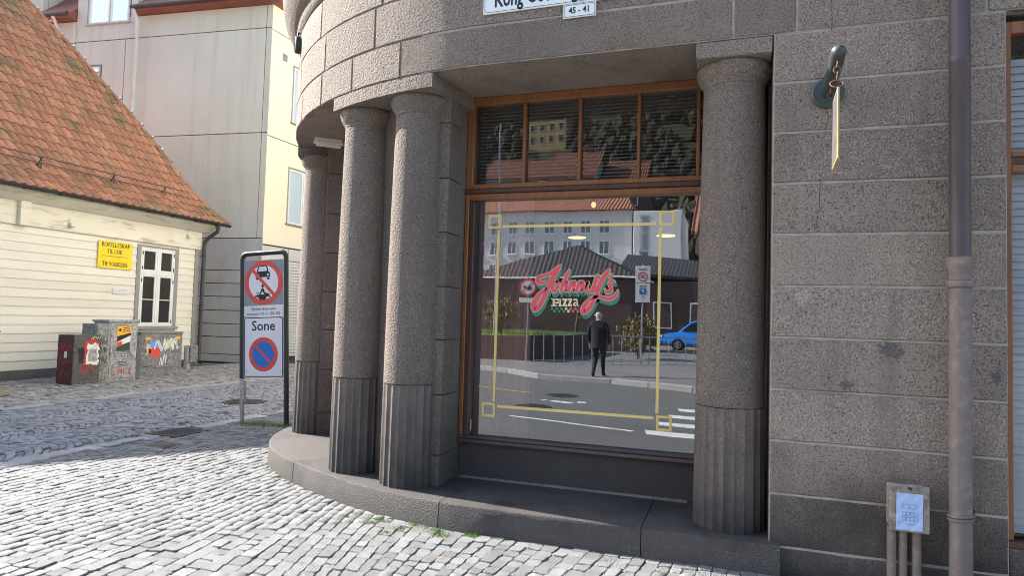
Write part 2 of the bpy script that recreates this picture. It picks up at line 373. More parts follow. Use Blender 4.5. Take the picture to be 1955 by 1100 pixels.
class MB:
    def __init__(self):
        self.v, self.f, self.mi, self.mats, self.cur = [], [], [], [], 0

    def mat(self, name):
        if name not in self.mats:
            self.mats.append(name)
        self.cur = self.mats.index(name)
        return self

    def add(self, vs, fs):
        if not self.mats:
            self.mat('granite')
        b = len(self.v)
        self.v.extend(tuple(x) for x in vs)
        for f in fs:
            self.f.append(tuple(i + b for i in f)); self.mi.append(self.cur)
        return self

    def box(self, x0, x1, y0, y1, z0, z1):
        return self.obox([(x0, y0, z0), (x1, y0, z0), (x1, y1, z0), (x0, y1, z0), (x0, y0, z1), (x1, y0, z1), (x1, y1, z1), (x0, y1, z1)])

    def obox(self, p):
        return self.add(p, [(3, 2, 1, 0), (4, 5, 6, 7), (0, 1, 5, 4), (1, 2, 6, 5), (2, 3, 7, 6), (3, 0, 4, 7)])

    def cbox(self, x0, x1, y0, y1, z0, z1, c=0.004, fn=None):
        """box with chamfered edges; fn maps local points to the world"""
        X, Y, Z = (x0, x1), (y0, y1), (z0, z1)
        vs, idx = [], {}
        for i in (0, 1):
            for j in (0, 1):
                for k in (0, 1):
                    sx, sy, sz = (c, -c)[i], (c, -c)[j], (c, -c)[k]
                    idx[i, j, k, 'x'] = len(vs); vs.append((X[i], Y[j] + sy, Z[k] + sz))
                    idx[i, j, k, 'y'] = len(vs); vs.append((X[i] + sx, Y[j], Z[k] + sz))
                    idx[i, j, k, 'z'] = len(vs); vs.append((X[i] + sx, Y[j] + sy, Z[k]))
        fs = []
        q = idx
        for i in (0, 1):
            a = [q[i, 0, 0, 'x'], q[i, 1, 0, 'x'], q[i, 1, 1, 'x'], q[i, 0, 1, 'x']]; fs.append(a if i else a[::-1])
            a = [q[0, i, 0, 'y'], q[1, i, 0, 'y'], q[1, i, 1, 'y'], q[0, i, 1, 'y']]; fs.append(a[::-1] if i else a)
            a = [q[0, 0, i, 'z'], q[1, 0, i, 'z'], q[1, 1, i, 'z'], q[0, 1, i, 'z']]; fs.append(a if i else a[::-1])
        for i in (0, 1):
            for j in (0, 1):
                a = [q[i, j, 0, 'x'], q[i, j, 0, 'y'], q[i, j, 1, 'y'], q[i, j, 1, 'x']]; fs.append(a if (i ^ j) else a[::-1])
                a = [q[i, 0, j, 'x'], q[i, 0, j, 'z'], q[i, 1, j, 'z'], q[i, 1, j, 'x']]; fs.append(a[::-1] if (i ^ j) else a)
                a = [q[0, i, j, 'y'], q[0, i, j, 'z'], q[1, i, j, 'z'], q[1, i, j, 'y']]; fs.append(a if (i ^ j) else a[::-1])
                for k in (0, 1):
                    a = [q[i, j, k, 'x'], q[i, j, k, 'y'], q[i, j, k, 'z']]; fs.append(a if (i ^ j ^ k) else a[::-1])
        if fn: vs = [fn(*p) for p in vs]
        return self.add(vs, fs)

    def tube(self, pts, r, n=10, caps=True):
        pts = [Vector(p) for p in pts]
        rs = r if isinstance(r, (list, tuple)) else [r] * len(pts)
        vs, fs = [], []
        ref = None
        for i, p in enumerate(pts):
            d = (pts[min(i + 1, len(pts) - 1)] - pts[max(i - 1, 0)]).normalized()
            if ref is None:
                ref = d.orthogonal().normalized()
            a = (ref - d * ref.dot(d)).normalized(); ref = a
            b = d.cross(a)
            for k in range(n):
                t = 2 * math.pi * k / n
                vs.append(p + rs[i] * (math.cos(t) * a + math.sin(t) * b))
        for i in range(len(pts) - 1):
            for k in range(n):
                fs.append((i * n + k, i * n + (k + 1) % n, (i + 1) * n + (k + 1) % n, (i + 1) * n + k))
        if caps:
            fs.append(tuple(range(n))[::-1]); fs.append(tuple((len(pts) - 1) * n + k for k in range(n)))
        return self.add(vs, fs)

    def lathe(self, prof, c, n=48, rf=None, cap=True):
        vs, fs = [], []
        for j, (r, z) in enumerate(prof):
            for k in range(n):
                t = 2 * math.pi * k / n
                rr = rf(r, t, z) if rf else r
                vs.append((c[0] + rr * math.cos(t), c[1] + rr * math.sin(t), z))
        for j in range(len(prof) - 1):
            for k in range(n):
                fs.append((j * n + k, j * n + (k + 1) % n, (j + 1) * n + (k + 1) % n, (j + 1) * n + k))
        if cap:
            fs.append(tuple(range(n))[::-1]); fs.append(tuple((len(prof) - 1) * n + k for k in range(n)))
        return self.add(vs, fs)

    def extrude(self, poly, vec):
        """poly: 3D points in a plane; vec: thickness vector"""
        n = len(poly)
        vec = Vector(vec)
        a = [Vector(p) for p in poly]; b = [p + vec for p in a]
        nn = Vector((0, 0, 0))
        for i in range(n): nn += a[i].cross(a[(i + 1) % n])
        fs = [(i, (i + 1) % n, n + (i + 1) % n, n + i) for i in range(n)]
        fl, fu = tuple(range(n))[::-1], tuple(range(n, 2 * n))
        if nn.dot(vec) < 0:
            fs = [f[::-1] for f in fs]; fl, fu = fl[::-1], fu[::-1]
        return self.add(a + b, fs + [fl, fu])

    def build(self, name, mat=None, parent=None, smooth=None):
        me = bpy.data.meshes.new(name)
        me.from_pydata(self.v, [], self.f)
        if mat: me.materials.append(MATS[mat])
        else:
            for k in self.mats: me.materials.append(MATS[k])
            me.polygons.foreach_set('material_index', self.mi)
        if smooth is not None:
            me.shade_smooth(); me.set_sharp_from_angle(angle=R(smooth))
        me.update()
        return link(name, me, parent)


def wloc(o):
    p = Vector((0, 0, 0))
    while o is not None:
        p = p + o.location; o = o.parent
    return p


def link(name, data, parent=None):
    o = bpy.data.objects.new(name, data)
    COL.objects.link(o)
    if parent is not None:
        o.parent = parent
        o.location = -wloc(parent)
    return o


def thing(name, loc, label, cat, group=None):
    o = bpy.data.objects.new(name, None)
    COL.objects.link(o)
    o.location = loc
    o.empty_display_size = 0.2
    o['label'] = label; o['category'] = cat
    if group: o['group'] = group
    return o


def tag(o, label, cat, group=None):
    o['label'] = label; o['category'] = cat
    if group: o['group'] = group
    return o


def struct(o):
    o['kind'] = 'structure'
    return o


def text_mesh(s, size=1.0, bold=0.0, align='CENTER', sx=1.0):
    c = bpy.data.curves.new('t', 'FONT')
    c.body = s; c.size = size; c.align_x = align; c.align_y = 'CENTER'; c.offset = bold * size; c.resolution_u = 2
    o = bpy.data.objects.new('t', c)
    me = bpy.data.meshes.new_from_object(o)
    vs = [(v.co.x * sx, v.co.y) for v in me.vertices]
    fs = [tuple(p.vertices) for p in me.polygons]
    bpy.data.objects.remove(o); bpy.data.curves.remove(c); bpy.data.meshes.remove(me)
    return vs, fs


def put_text(mb, s, fn, cx, cz, size, bold=0.0, sx=1.0, align='CENTER'):
    vs, fs = text_mesh(s, size, bold, align, sx)
    mb.add([fn(cx + x, cz + y) for x, y in vs], fs)


def smooth_path(pts, n=6):
    P = [np.array(p, float) for p in pts]
    out = []
    for i in range(len(P) - 1):
        a, b, c, d = P[max(i - 1, 0)], P[i], P[i + 1], P[min(i + 2, len(P) - 1)]
        for k in range(n):
            t = k / n
            out.append(0.5 * ((2 * b) + (c - a) * t + (2 * a - 5 * b + 4 * c - d) * t * t + (3 * b - 3 * c + d - a) * t ** 3))
    out.append(P[-1])
    return out


def stroke(mb, pts, fn, grow=0.0, off=(0, 0), n=6):
    """ribbon with round ends; pts are (x, y, half width)"""
    S = smooth_path(pts, n)
    L_, R_ = [], []
    for i, p in enumerate(S):
        d = S[min(i + 1, len(S) - 1)][:2] - S[max(i - 1, 0)][:2]
        d = d / (np.hypot(*d) + 1e-9)
        nn = np.array([-d[1], d[0]])
        w = max(p[2], 1e-4) + grow
        q = p[:2] + np.array(off)
        L_.append(q + nn * w); R_.append(q - nn * w)
    vs = [fn(*a) for pr in zip(L_, R_) for a in pr]
    fs = [(2 * i, 2 * i + 1, 2 * i + 3, 2 * i + 2) for i in range(len(S) - 1)]
    for e in (0, len(S) - 1):
        d = (S[1] - S[0])[:2] if e == 0 else (S[-1] - S[-2])[:2]
        a0 = math.atan2(d[1], d[0]) + (math.pi / 2 if e == 0 else -math.pi / 2)
        w = max(S[e][2], 1e-4) + grow
        q = S[e][:2] + np.array(off)
        arc = [fn(*(q + w * np.array([math.cos(a0 + math.pi * k / 6), math.sin(a0 + math.pi * k / 6)]))) for k in range(7)]
        fs.append(tuple(range(len(vs), len(vs) + 7)))
        vs += arc
    mb.add(vs, fs)


def disc(mb, fn, cx, cy, r, n=40, r_in=0.0):
    if r_in:
        vs = [fn(cx + q * math.cos(2 * math.pi * k / n), cy + q * math.sin(2 * math.pi * k / n)) for k in range(n) for q in (r, r_in)]
        fs = [(2 * k, 2 * ((k + 1) % n), 2 * ((k + 1) % n) + 1, 2 * k + 1) for k in range(n)]
        mb.add(vs, fs)
    else:
        mb.add([fn(cx + r * math.cos(2 * math.pi * k / n), cy + r * math.sin(2 * math.pi * k / n)) for k in range(n)], [tuple(range(n))])


def poly2(mb, fn, pts):
    mb.add([fn(*p) for p in pts], [tuple(range(len(pts)))])

# ------------------------------------------------------------------ projection (used to rank pieces by how large they show)


def proj(p):
    d = Vector(p) - CAM
    z = d.dot(fwd)
    if z < 0.1: return None
    return 977.5 + 1250 * d.dot(rgt) / z, 550 - 1250 * d.dot(upv) / z, z


def in_frame(p, mg=30):
    q = proj(p)
    return q is not None and -mg < q[0] < 1955 + mg and -mg < q[1] < 1100 + mg


# ------------------------------------------------------------------ ground sheets
mb = MB(); mb.mat('footway')
mb.add([(-600, -600, -0.09), (600, -600, -0.09), (600, 600, -0.09), (-600, 600, -0.09)], [(0, 1, 2, 3)])
ground = struct(mb.build('ground'))

mb = MB(); mb.mat('joint_sand')
mb.add([(-14.6, 2.34, -0.013), (6, 2.34, -0.013), (6, 30, -0.013), (-14.6, 30, -0.013)], [(0, 1, 2, 3)])
pavement = struct(mb.build('pavement'))

mb = MB(); mb.mat('joint_street')
mb.add([(-14.6, 2.34, -0.009), (-6.74, 2.34, -0.009), (-6.74, 30, -0.009), (-14.6, 30, -0.009)], [(0, 1, 2, 3)])
mb.build('street_bed', None, pavement)

STEP_F = [(0.30, 4.603), (-0.56, 4.600), (-1.40, 4.585), (-2.12, 4.60), (-2.78, 4.745), (-3.20, 4.905), (-3.88, 5.235),
          (-4.26, 5.475), (-4.62, 5.79), (-4.92, 6.20), (-5.10, 6.62), (-5.26, 7.15), (-5.36, 7.70), (-5.42, 8.4)]


def inside_step(x, y):
    if x > 0.30: return y > 4.62
    for (xa, ya), (xb, yb) in zip(STEP_F[:-1], STEP_F[1:]):
        if xb <= x <= xa:
            return y > ya + (yb - ya) * (x - xa) / (xb - xa) + 0.03
    return x > -5.42 and y > 5


def stone_arrays(quads, hz=0.0028, gap=0.0022, inset=0.0040, zb=-0.05, z0=0.0):
    """quads (N,4,2): plan corners. returns per stone 24 verts and faces"""
    q = np.asarray(quads, float)
    N = len(q)
    c = q.mean(axis=1, keepdims=True)
    d = q - c
    ln = np.linalg.norm(d, axis=2, keepdims=True)
    q = c + d * (1 - gap / ln) + rng.normal(0, 0.0024, q.shape)
    ring = np.zeros((N, 8, 2))
    for k in range(4):
        a, p, n = q[:, k], q[:, (k - 1) % 4], q[:, (k + 1) % 4]
        t = rng.uniform(0.06, 0.20, (N, 1)); s = rng.uniform(0.06, 0.20, (N, 1))
        ring[:, 2 * k] = a + (p - a) * t; ring[:, 2 * k + 1] = a + (n - a) * s
    h = rng.normal(0, hz, (N, 1)) + z0
    sl = rng.normal(0, 0.022, (N, 1, 2))
    v = np.zeros((N, 24, 3))
    v[:, 0:8, :2] = ring; v[:, 0:8, 2] = zb
    v[:, 8:16, :2] = ring
    inn = c + (ring - c) * (1 - inset / np.linalg.norm(ring - c, axis=2, keepdims=True))
    v[:, 16:24, :2] = inn
    tilt = ((ring - c) * sl).sum(axis=2)
    v[:, 8:16, 2] = h + tilt - rng.uniform(0.0025, 0.0065, (N, 8))
    v[:, 16:24, 2] = h + tilt + rng.normal(0, 0.0018, (N, 8))
    return v


ST_F = [(k, (k + 1) % 8, 8 + (k + 1) % 8, 8 + k) for k in range(8)] + \
       [(8 + k, 8 + (k + 1) % 8, 16 + (k + 1) % 8, 16 + k) for k in range(8)] + [tuple(range(16, 24))]
ST_L = np.array([len(f) for f in ST_F]); ST_I = np.concatenate([np.array(f) for f in ST_F])


def stones_stuff(name, v, mat, parent):
    N = len(v)
    me = bpy.data.meshes.new(name)
    me.vertices.add(N * 24); me.vertices.foreach_set('co', v.reshape(-1).astype(np.float32))
    idx = (ST_I[None, :] + 24 * np.arange(N)[:, None]).reshape(-1).astype(np.int32)
    tot = np.tile(ST_L, N).astype(np.int32)
    st = np.concatenate([[0], np.cumsum(tot)[:-1]]).astype(np.int32)
    me.loops.add(len(idx)); me.loops.foreach_set('vertex_index', idx)
    me.polygons.add(len(tot)); me.polygons.foreach_set('loop_start', st); me.polygons.foreach_set('loop_total', tot)
    me.update(calc_edges=True)
    me.materials.append(MATS[mat])
    o = link(name, me, parent)
    o['kind'] = 'stuff'
    return o


def orient(q):
    q = np.asarray(q, float)
    a = ((q[:, 1] - q[:, 0])[:, 0] * (q[:, 2] - q[:, 0])[:, 1] - (q[:, 1] - q[:, 0])[:, 1] * (q[:, 2] - q[:, 0])[:, 0])
    q[a < 0] = q[a < 0][:, ::-1]
    return q


# --- near pavement of pale granite setts, rows running away from the street


def tilt_of(x):
    return math.tan(R(1 + 12 * math.exp(-((x + 2.7) / 0.9) ** 2) - 9 * math.exp(-((x + 0.7) / 0.8) ** 2) + 4 * math.exp(-((x + 6.6) / 0.8) ** 2)))


def warp(u, v):
    return (u - tilt_of(u) * (v - 4.2) * (1 if v < 7 else 0) + 0.02 * math.sin(v * 2.1 + u * 1.7), v + 0.03 * math.sin(u * 1.9))


HOLES = [(-7.10, -6.55, 6.45, 7.05), (-6.48, -6.14, 5.86, 6.20)]
quads = []
u = -6.72
while u < 3.0:
    w = random.uniform(0.084, 0.106)
    v = 2.36 + random.uniform(0, 0.12)
    while v < 16.5:
        l = random.uniform(0.085, 0.140)
        cx, cy = warp(u + w / 2, v + l / 2)
        if not inside_step(cx, cy) and not any(a < cx < b and c < cy < d for a, b, c, d in HOLES) and (cy < 8 or cx < -5.3):
            quads.append([warp(u, v), warp(u + w, v), warp(u + w, v + l), warp(u, v + l)])
        v += l
    u += w
quads = orient(quads)
cen = quads.mean(axis=1)
score = np.array([-np.hypot(*c) if in_frame((c[0], c[1], 0), 0) else -1e3 - np.hypot(*c) for c in cen])
order = np.argsort(-score)
sv = stone_arrays(quads)
for i in order[:300]:
    me = bpy.data.meshes.new('cobble')
    c = Vector((cen[i][0], cen[i][1], 0))
    me.from_pydata([tuple(Vector(p) - c) for p in sv[i]], [], ST_F)
    me.materials.append(MATS['cobble'])
    o = bpy.data.objects.new('cobble', me); COL.objects.link(o); o.parent = pavement; o.location = c
stones_stuff('cobbles', sv[order[300:]], 'cobble', pavement)

# --- carriageway of the side street: setts in segmental arcs
quads = []
for a, b in ((-10.33, -9.22), (-9.22, -8.10), (-8.10, -7.0)):
    wd = b - a
    v = 1.5
    while v < 19:
        l = random.uniform(0.085, 0.105)
        n = random.choice((11, 12, 12, 13))
        ts = np.linspace(0, 1, n + 1) + np.concatenate([[0], rng.normal(0, 0.006, n - 1), [0]])
        f = lambda t, vv: (a + wd * t, vv + 0.30 * (1 - (2 * t - 1) ** 2) + 0.01 * math.sin(9 * t + vv * 3))
        for k in range(n):
            q = [f(ts[k], v), f(ts[k + 1], v), f(ts[k + 1], v + l), f(ts[k], v + l)]
            cx, cy = np.mean(q, axis=0)
            if any(A < cx < B and C_ < cy < D for A, B, C_, D in HOLES[:1]) or math.hypot(cx + 8.15, cy - 9.5) < 0.36: continue
            quads.append(q)
        v += l
stones_stuff('street_setts', stone_arrays(orient(quads), 0.006, 0.0065, 0.010), 'sett', pavement)

# --- older setts of the footway along the timber house
quads = []
v = 1.5
while v < 17:
    l = random.uniform(0.095, 0.12)
    u = -14.2
    while u < -10.62:
        w = random.uniform(0.11, 0.19)
        quads.append([(u, v), (u + w, v), (u + w, v + l), (u, v + l)])
        u += w
    v += l
stones_stuff('footway_setts', stone_arrays(orient(quads), 0.007, 0.007, 0.012, z0=0.012), 'sett_old', pavement)

# --- border stones: flush kerb by the house footway, drain border in front of the corner


def border_row(pts, w, lmin, lmax, mat, z0):
    qs = []
    for (xa, ya), (xb, yb) in zip(pts[:-1], pts[1:]):
        L_ = math.hypot(xb - xa, yb - ya); d = ((xb - xa) / L_, (yb - ya) / L_); n = (-d[1], d[0])
        t = 0
        while t < L_ - 0.05:
            l = min(random.uniform(lmin, lmax), L_ - t)
            p = lambda s, k: (xa + d[0] * s + n[0] * k, ya + d[1] * s + n[1] * k)
            qs.append([p(t, 0), p(t + l, 0), p(t + l, w), p(t, w)])
            t += l
    qs = orient(qs)
    sv = stone_arrays(qs, 0.004, 0.004, 0.010, z0=z0)
    for i in range(len(qs)):
        c = qs[i].mean(axis=0); c = Vector((c[0], c[1], 0))
        if not in_frame(c, 60): continue
        me = bpy.data.meshes.new('kerb_stone')
        me.from_pydata([tuple(Vector(p) - c) for p in sv[i]], [], ST_F)
        me.materials.append(MATS[mat])
        o = bpy.data.objects.new('kerb_stone', me); COL.objects.link(o); o.parent = pavement; o.location = c


border_row([(-10.34, 5.5), (-10.36, 16.5)], 0.26, 0.45, 0.95, 'kerb_stone', 0.010)
border_row([(-6.73, 3.6), (-6.73, 6.42)], 0.26, 0.18, 0.36, 'kerb_stone', 0.006)
border_row([(-6.73, 7.12), (-6.75, 16.0)], 0.24, 0.18, 0.40, 'kerb_stone', 0.006)
# a light band of long stones crossing towards the drain
border_row([(-7.02, 7.10), (-8.02, 6.66)], 0.13, 0.2, 0.34, 'kerb_stone', 0.008)

# drain grate, small square cover, round manhole
mb = MB(); mb.mat('iron_cover')
dx0, dx1, dy0, dy1 = -7.06, -6.58, 6.49, 7.02
mb.box(dx0, dx1, dy0, dy0 + .04, -.05, .004); mb.box(dx0, dx1, dy1 - .04, dy1, -.05, .004)
mb.box(dx0, dx0 + .04, dy0 + .04, dy1 - .04, -.05, .004); mb.box(dx1 - .04, dx1, dy0 + .04, dy1 - .04, -.05, .004)
for k in range(9):
    x = dx0 + 0.05 + k * 0.047
    mb.box(x, x + 0.02, dy0 + .04, dy1 - .04, -.04, .0)
tag(mb.build('drain_grate'), 'rusty iron drain grate set in the setts near the corner steps', 'drain')
mb = MB(); mb.mat('iron_cover')
mb.cbox(-6.46, -6.16, 5.88, 6.18, -.05, .003, .006)
mb.cbox(-6.40, -6.22, 5.94, 6.12, .0031, .009, .003)
tag(mb.build('valve_cover'), 'small square dark iron cover in the shaded setts', 'cover')
mb = MB(); mb.mat('iron_cover')
mb.lathe([(.34, -.05), (.34, .004), (.31, .006), (.31, .0), (.29, .0), (.29, .006)], (-8.15, 9.5), 40)
for k in range(-4, 5):
    for j in range(-4, 5):
        if math.hypot(k * .06, j * .06) < .27:
            mb.box(-8.15 + k * .06 - .018, -8.15 + k * .06 + .018, 9.5 + j * .06 - .018, 9.5 + j * .06 + .018, .006, .011)
tag(mb.build('manhole_cover'), 'round iron manhole cover in the side street behind the signs', 'manhole')

# moss and grass in the joints
mb = MB(); mb.mat('grass')


def tuft(x, y, n, h, sp):
    for _ in range(n):
        a = random.uniform(0, 6.28); bx, by = x + random.gauss(0, sp), y + random.gauss(0, sp * .6)
        if inside_step(bx, by - .03): continue
        hh = h * random.uniform(.4, 1.1); w = 0.004
        dx, dy = math.cos(a) * w, math.sin(a) * w
        lx, ly = random.gauss(0, hh * .5), random.gauss(0, hh * .5)
        mb.add([(bx - dx, by - dy, -.026), (bx + dx, by + dy, -.026), (bx + lx, by + ly, hh)], [(0, 1, 2)])


for x, y, n in ((-2.10, 4.53, 70), (-2.02, 4.46, 40), (-2.30, 4.58, 50), (-2.36, 4.46, 40), (-2.40, 4.36, 30), (-2.60, 4.60, 30), (-2.64, 4.50, 26), (-2.85, 4.65, 26),
                (-2.90, 4.55, 20), (-1.80, 4.53, 40), (-1.6, 4.55, 16), (-3.9, 5.18, 20), (-4.15, 5.34, 26), (-4.4, 5.55, 22), (-4.6, 5.72, 16)):
    tuft(x, y, n * 4, .020, .040)
for x, y, n in ((-6.5, 7.60, 110), (-6.25, 7.66, 130), (-6.0, 7.72, 110), (-5.8, 7.7, 60), (-6.4, 7.8, 60)):
    tuft(x, y, n * 2, .06, .10)
for k in range(30):
    tuft(-14.1 + random.uniform(0, .5), random.uniform(9, 15), 3, .05, .05)
g = mb.build('joint_grass'); g['kind'] = 'stuff'; g['label'] = 'thin green grass growing in the joints of the setts'; g['category'] = 'grass'

mb = MB(); mb.mat('leaf')
for _ in range(60):
    x, y = (random.uniform(-5, .6), random.uniform(3.2, 4.56)) if _ < 30 else (random.uniform(-13, -6), random.uniform(5, 12))
    if inside_step(x, y): continue
    a = random.uniform(0, 6.28); s_ = random.uniform(.008, .018); z = .008
    p = lambda u_, v_, h: (x + u_ * math.cos(a) - v_ * math.sin(a), y + u_ * math.sin(a) + v_ * math.cos(a), z + h)
    mb.add([p(-s_ * 1.4, 0, 0), p(0, -s_ * .6, .004), p(s_ * 1.4, 0, .003), p(0, s_ * .6, .006)], [(0, 1, 2, 3)])
g = mb.build('leaf_litter'); g['kind'] = 'stuff'; g['label'] = 'dry leaves scattered over the setts'; g['category'] = 'leaves'

# ------------------------------------------------------------------ corner building of granite
Y0, RAD, CX, CY = 4.66, 3.54, -1.85, 8.2
SEND = -1.85 - RAD * math.pi / 2


def path(s, d):
    if s >= CX: return (s, Y0 + d)
    t = (CX - s) / RAD
    if t < math.pi / 2: return (CX - (RAD - d) * math.sin(t), CY - (RAD - d) * math.cos(t))
    return (CX - RAD + d, CY + (t - math.pi / 2) * RAD)


def s_of(deg): return CX - R(deg) * RAD


shop = thing('corner_building', (-2, 6, 0), 'brown granite corner building with rounded corner, stout columns and a shop window', 'building')


def path_slab(mb, s0, s1, d0, d1, z0, z1, step=0.12):
    n = max(1, int(abs(s1 - s0) / step)) if s0 < CX else 1
    ss = list(np.linspace(s0, s1, n + 1))
    if s0 < CX < s1: ss = sorted(ss + [CX])
    vs, fs = [], []
    for s in ss:
        a, b = path(s, d0), path(s, d1)
        vs += [(*a, z0), (*b, z0), (*b, z1), (*a, z1)]
    for i in range(len(ss) - 1):
        o, p = 4 * i, 4 * i + 4
        fs += [(o, p, p + 3, o + 3), (o + 1, o, p, p + 1)[::-1], (o + 2, o + 3, p + 3, p + 2)[::-1], (o + 1, o + 2, p + 2, p + 1)]
    e = 4 * (len(ss) - 1)
    fs += [(0, 3, 2, 1), (e, e + 1, e + 2, e + 3)]
    mb.add(vs, fs)


def stone_block(s0, s1, z0, z1, mat, d=0.0, g=0.0045, depth=0.10, name='stone_block', parent=None, lift=0.0):
    s0 += g; s1 -= g; z0 += g; z1 -= g
    b = 0.010
    ns = max(1, int((s1 - s0) / 0.16)); nz = 2
    S = [s0, s0 + b] + list(np.linspace(s0 + b, s1 - b, ns + 1)[1:-1]) + [s1 - b, s1]
    Z = [z0, z0 + b] + list(np.linspace(z0 + b, z1 - b, nz + 1)[1:-1]) + [z1 - b, z1]
    mb = MB(); vs, fs = [], []
    W = len(S)
    for j, z in enumerate(Z):
        for i, s in enumerate(S):
            e = i in (0, W - 1) or j in (0, len(Z) - 1)
            ss = s + (random.gauss(0, .0018) if i in (0, W - 1) else 0)
            zz = z + (random.gauss(0, .0018) if j in (0, len(Z) - 1) else 0)
            dd = d + (0.011 if e else random.gauss(0, .0012)) - lift
            vs.append((*path(ss, dd), zz))
    for j in range(len(Z) - 1):
        for i in range(W - 1):
            fs.append((j * W + i, j * W + i + 1, (j + 1) * W + i + 1, (j + 1) * W + i))
    rim = [i for i in range(W)] + [j * W + W - 1 for j in range(1, len(Z))] + [(len(Z) - 1) * W + i for i in range(W - 2, -1, -1)] + [j * W for j in range(len(Z) - 2, 0, -1)]
    base = len(vs)
    for q in rim:
        i, j = q % W, q // W
        vs.append((*path(S[i], d + depth), Z[j]))
    nr = len(rim)
    for k in range(nr):
        fs.append((rim[k], base + k, base + (k + 1) % nr, rim[(k + 1) % nr]))
    mb.mat(mat); mb.add(vs, fs)
    return mb.build(name, None, parent or shop, 40)


# right wall
ZC = [-0.05, 0.17, 0.509, 0.851, 1.185, 1.527, 1.867, 2.209, 2.551, 2.892, 3.232, 3.571]
for k in range(len(ZC) - 1):
    stone_block(0.228, 1.552, ZC[k], ZC[k + 1], 'granite', lift=random.uniform(0, .003))
mb = MB(); mb.mat('mortar')
path_slab(mb, 0.232, 1.548, 0.0065, 0.09, -0.04, 3.572)
path_slab(mb, -2.45, 6, 0.0065, 0.09, 3.574, 4.62)
mb.mat('mortar_dark'); path_slab(mb, -9.5, -2.45, 0.0065, 0.09, 3.574, 4.62)
mb.build('mortar', None, shop)
mb = MB(); mb.mat('granite')
path_slab(mb, 0.231, 1.545, 0.092, 0.8, -0.04, 3.56)
path_slab(mb, 3.6, 9, 0.0, 0.8, -0.04, 3.56)
path_slab(mb, -9.5, 9, 0.095, 0.85, 3.580, 4.62)
mb.build('wall_core', None, shop)
for z0, z1, js in ((3.571, 3.885, [s_of(95), s_of(78), s_of(65), s_of(53), s_of(42.5), s_of(32.5), s_of(23.2), s_of(13.2), -0.032, 0.373, 1.45, 2.9, 4.4]),
                   (3.885, 4.25, [s_of(95), s_of(72), s_of(58), s_of(45), s_of(31.5), s_of(18.3), -1.25, 0.1, 1.3, 2.7, 4.2]),
                   (4.25, 4.62, [s_of(95), s_of(80), s_of(65), s_of(49), s_of(33.6), s_of(17), -1.9, -0.5, 0.9, 2.3, 3.7])):
    for a, b in zip(js[:-1], js[1:]):
        stone_block(a, b, z0, z1, 'granite_rough' if b < -0.2 else 'granite', lift=random.uniform(0, .002), g=.0045 if b > -1 else .0028)
# moulding above the corner and the upper storeys
mb = MB(); mb.mat('granite_rough')
prof = [(0.0, 4.625), (-0.03, 4.66), (-0.035, 4.72), (-0.06, 4.74), (-0.11, 4.80), (-0.17, 4.90), (-0.19, 4.99), (-0.20, 5.06), (0.0, 5.10), (0.4, 5.10), (0.4, 4.63)]
ss = [s_of(96) + (CX - s_of(96)) * k / 49 for k in range(50)] + [9.0]
vs = [(*path(s, d), z) for s in ss for d, z in prof]
n = len(prof)
fs = [(i * n + j, (i + 1) * n + j, (i + 1) * n + (j + 1) % n, i * n + (j + 1) % n) for i in range(50) for j in range(n)]
fs += [tuple(range(n))[::-1], tuple(50 * n + j for j in range(n))]
mb.add(vs, fs)
mb.build('corner_moulding', None, shop, 40)
mb = MB(); mb.mat('granite_rough')
path_slab(mb, s_of(97), 9, 0.01, 0.9, 5.102, 10.5)
path_slab(mb, -22, s_of(97), 0.0, 0.9, -0.04, 0.9)
mb.build('upper_wall', None, shop)
mb = MB(); mb.mat('bounce_pale')
path_slab(mb, -22, s_of(97), 0.01, 0.9, 0.902, 13)  # out of view; pale surface added to throw sunlight back into the street
mb.build('bounce_side_wall', None, shop)
# underside of the lintel
mb = MB(); mb.mat('granite')
path_slab(mb, -9.5, 1.545, 0.012, 2.2, 3.5725, 3.579, 0.1)
mb.build('soffit', None, shop)

# piers and jambs behind the columns
mb = MB(); mb.mat('granite_column')
path_slab(mb, s_of(27.2), -2.40, 0.33, 1.3, 0.19, 3.57)
path_slab(mb, s_of(96), s_of(61), 0.33, 1.3, 0.19, 3.57)
mb.build('pier', None, shop)
JZ = [0.192, 0.449, 0.945, 1.405, 1.85, 2.307, 2.767, 3.243, 3.566]
for a, b in zip(JZ[:-1], JZ[1:]):
    mb = MB(); mb.mat('granite_column')
    mb.cbox(-2.46, -2.288, 4.985, 5.215, a + .003, b - .003, .006)
    mb.build('jamb_stone', None, shop)
    mb = MB(); mb.mat('granite_column')
    mb.cbox(-2.46, -2.296, 5.217, 5.40, a + .003, b - .003, .006)
    mb.build('jamb_stone', None, shop)
    for ang in (29.5, 58.7):
        mb = MB(); mb.mat('granite_column')
        sa = s_of(ang)
        mb.cbox(sa - .06, sa + .06, .36, 1.0, a + .003, b - .003, .006, fn=lambda s, d, z: (*path(s, d), z))
        mb.build('jamb_stone', None, shop)
# recessed corner entrance
mb = MB(); mb.mat('wood_dark')
path_slab(mb, s_of(60), s_of(28), 1.25, 1.32, 0.19, 3.57)
dr = mb.build('entrance_door', None, shop)

# abacus blocks over the columns
mb = MB(); mb.mat('granite_rough')
mb.cbox(-0.277, 0.222, 4.664, 5.30, 3.455, 3.568, .006); mb.build('abacus', None, shop)
mb = MB(); mb.mat('granite_rough')
path_slab(mb, s_of(28), s_of(7.8), 0.002, 0.70, 3.455, 3.568); mb.build('abacus', None, shop)
mb = MB(); mb.mat('granite_rough')
path_slab(mb, s_of(82), s_of(60), 0.002, 0.70, 3.455, 3.568); mb.build('abacus', None, shop)


def flute(r, t, z):
    k = (t * 22 / (2 * math.pi)) % 1.0
    return r - 0.014 * (1 - (2 * k - 1) ** 2) ** 0.8


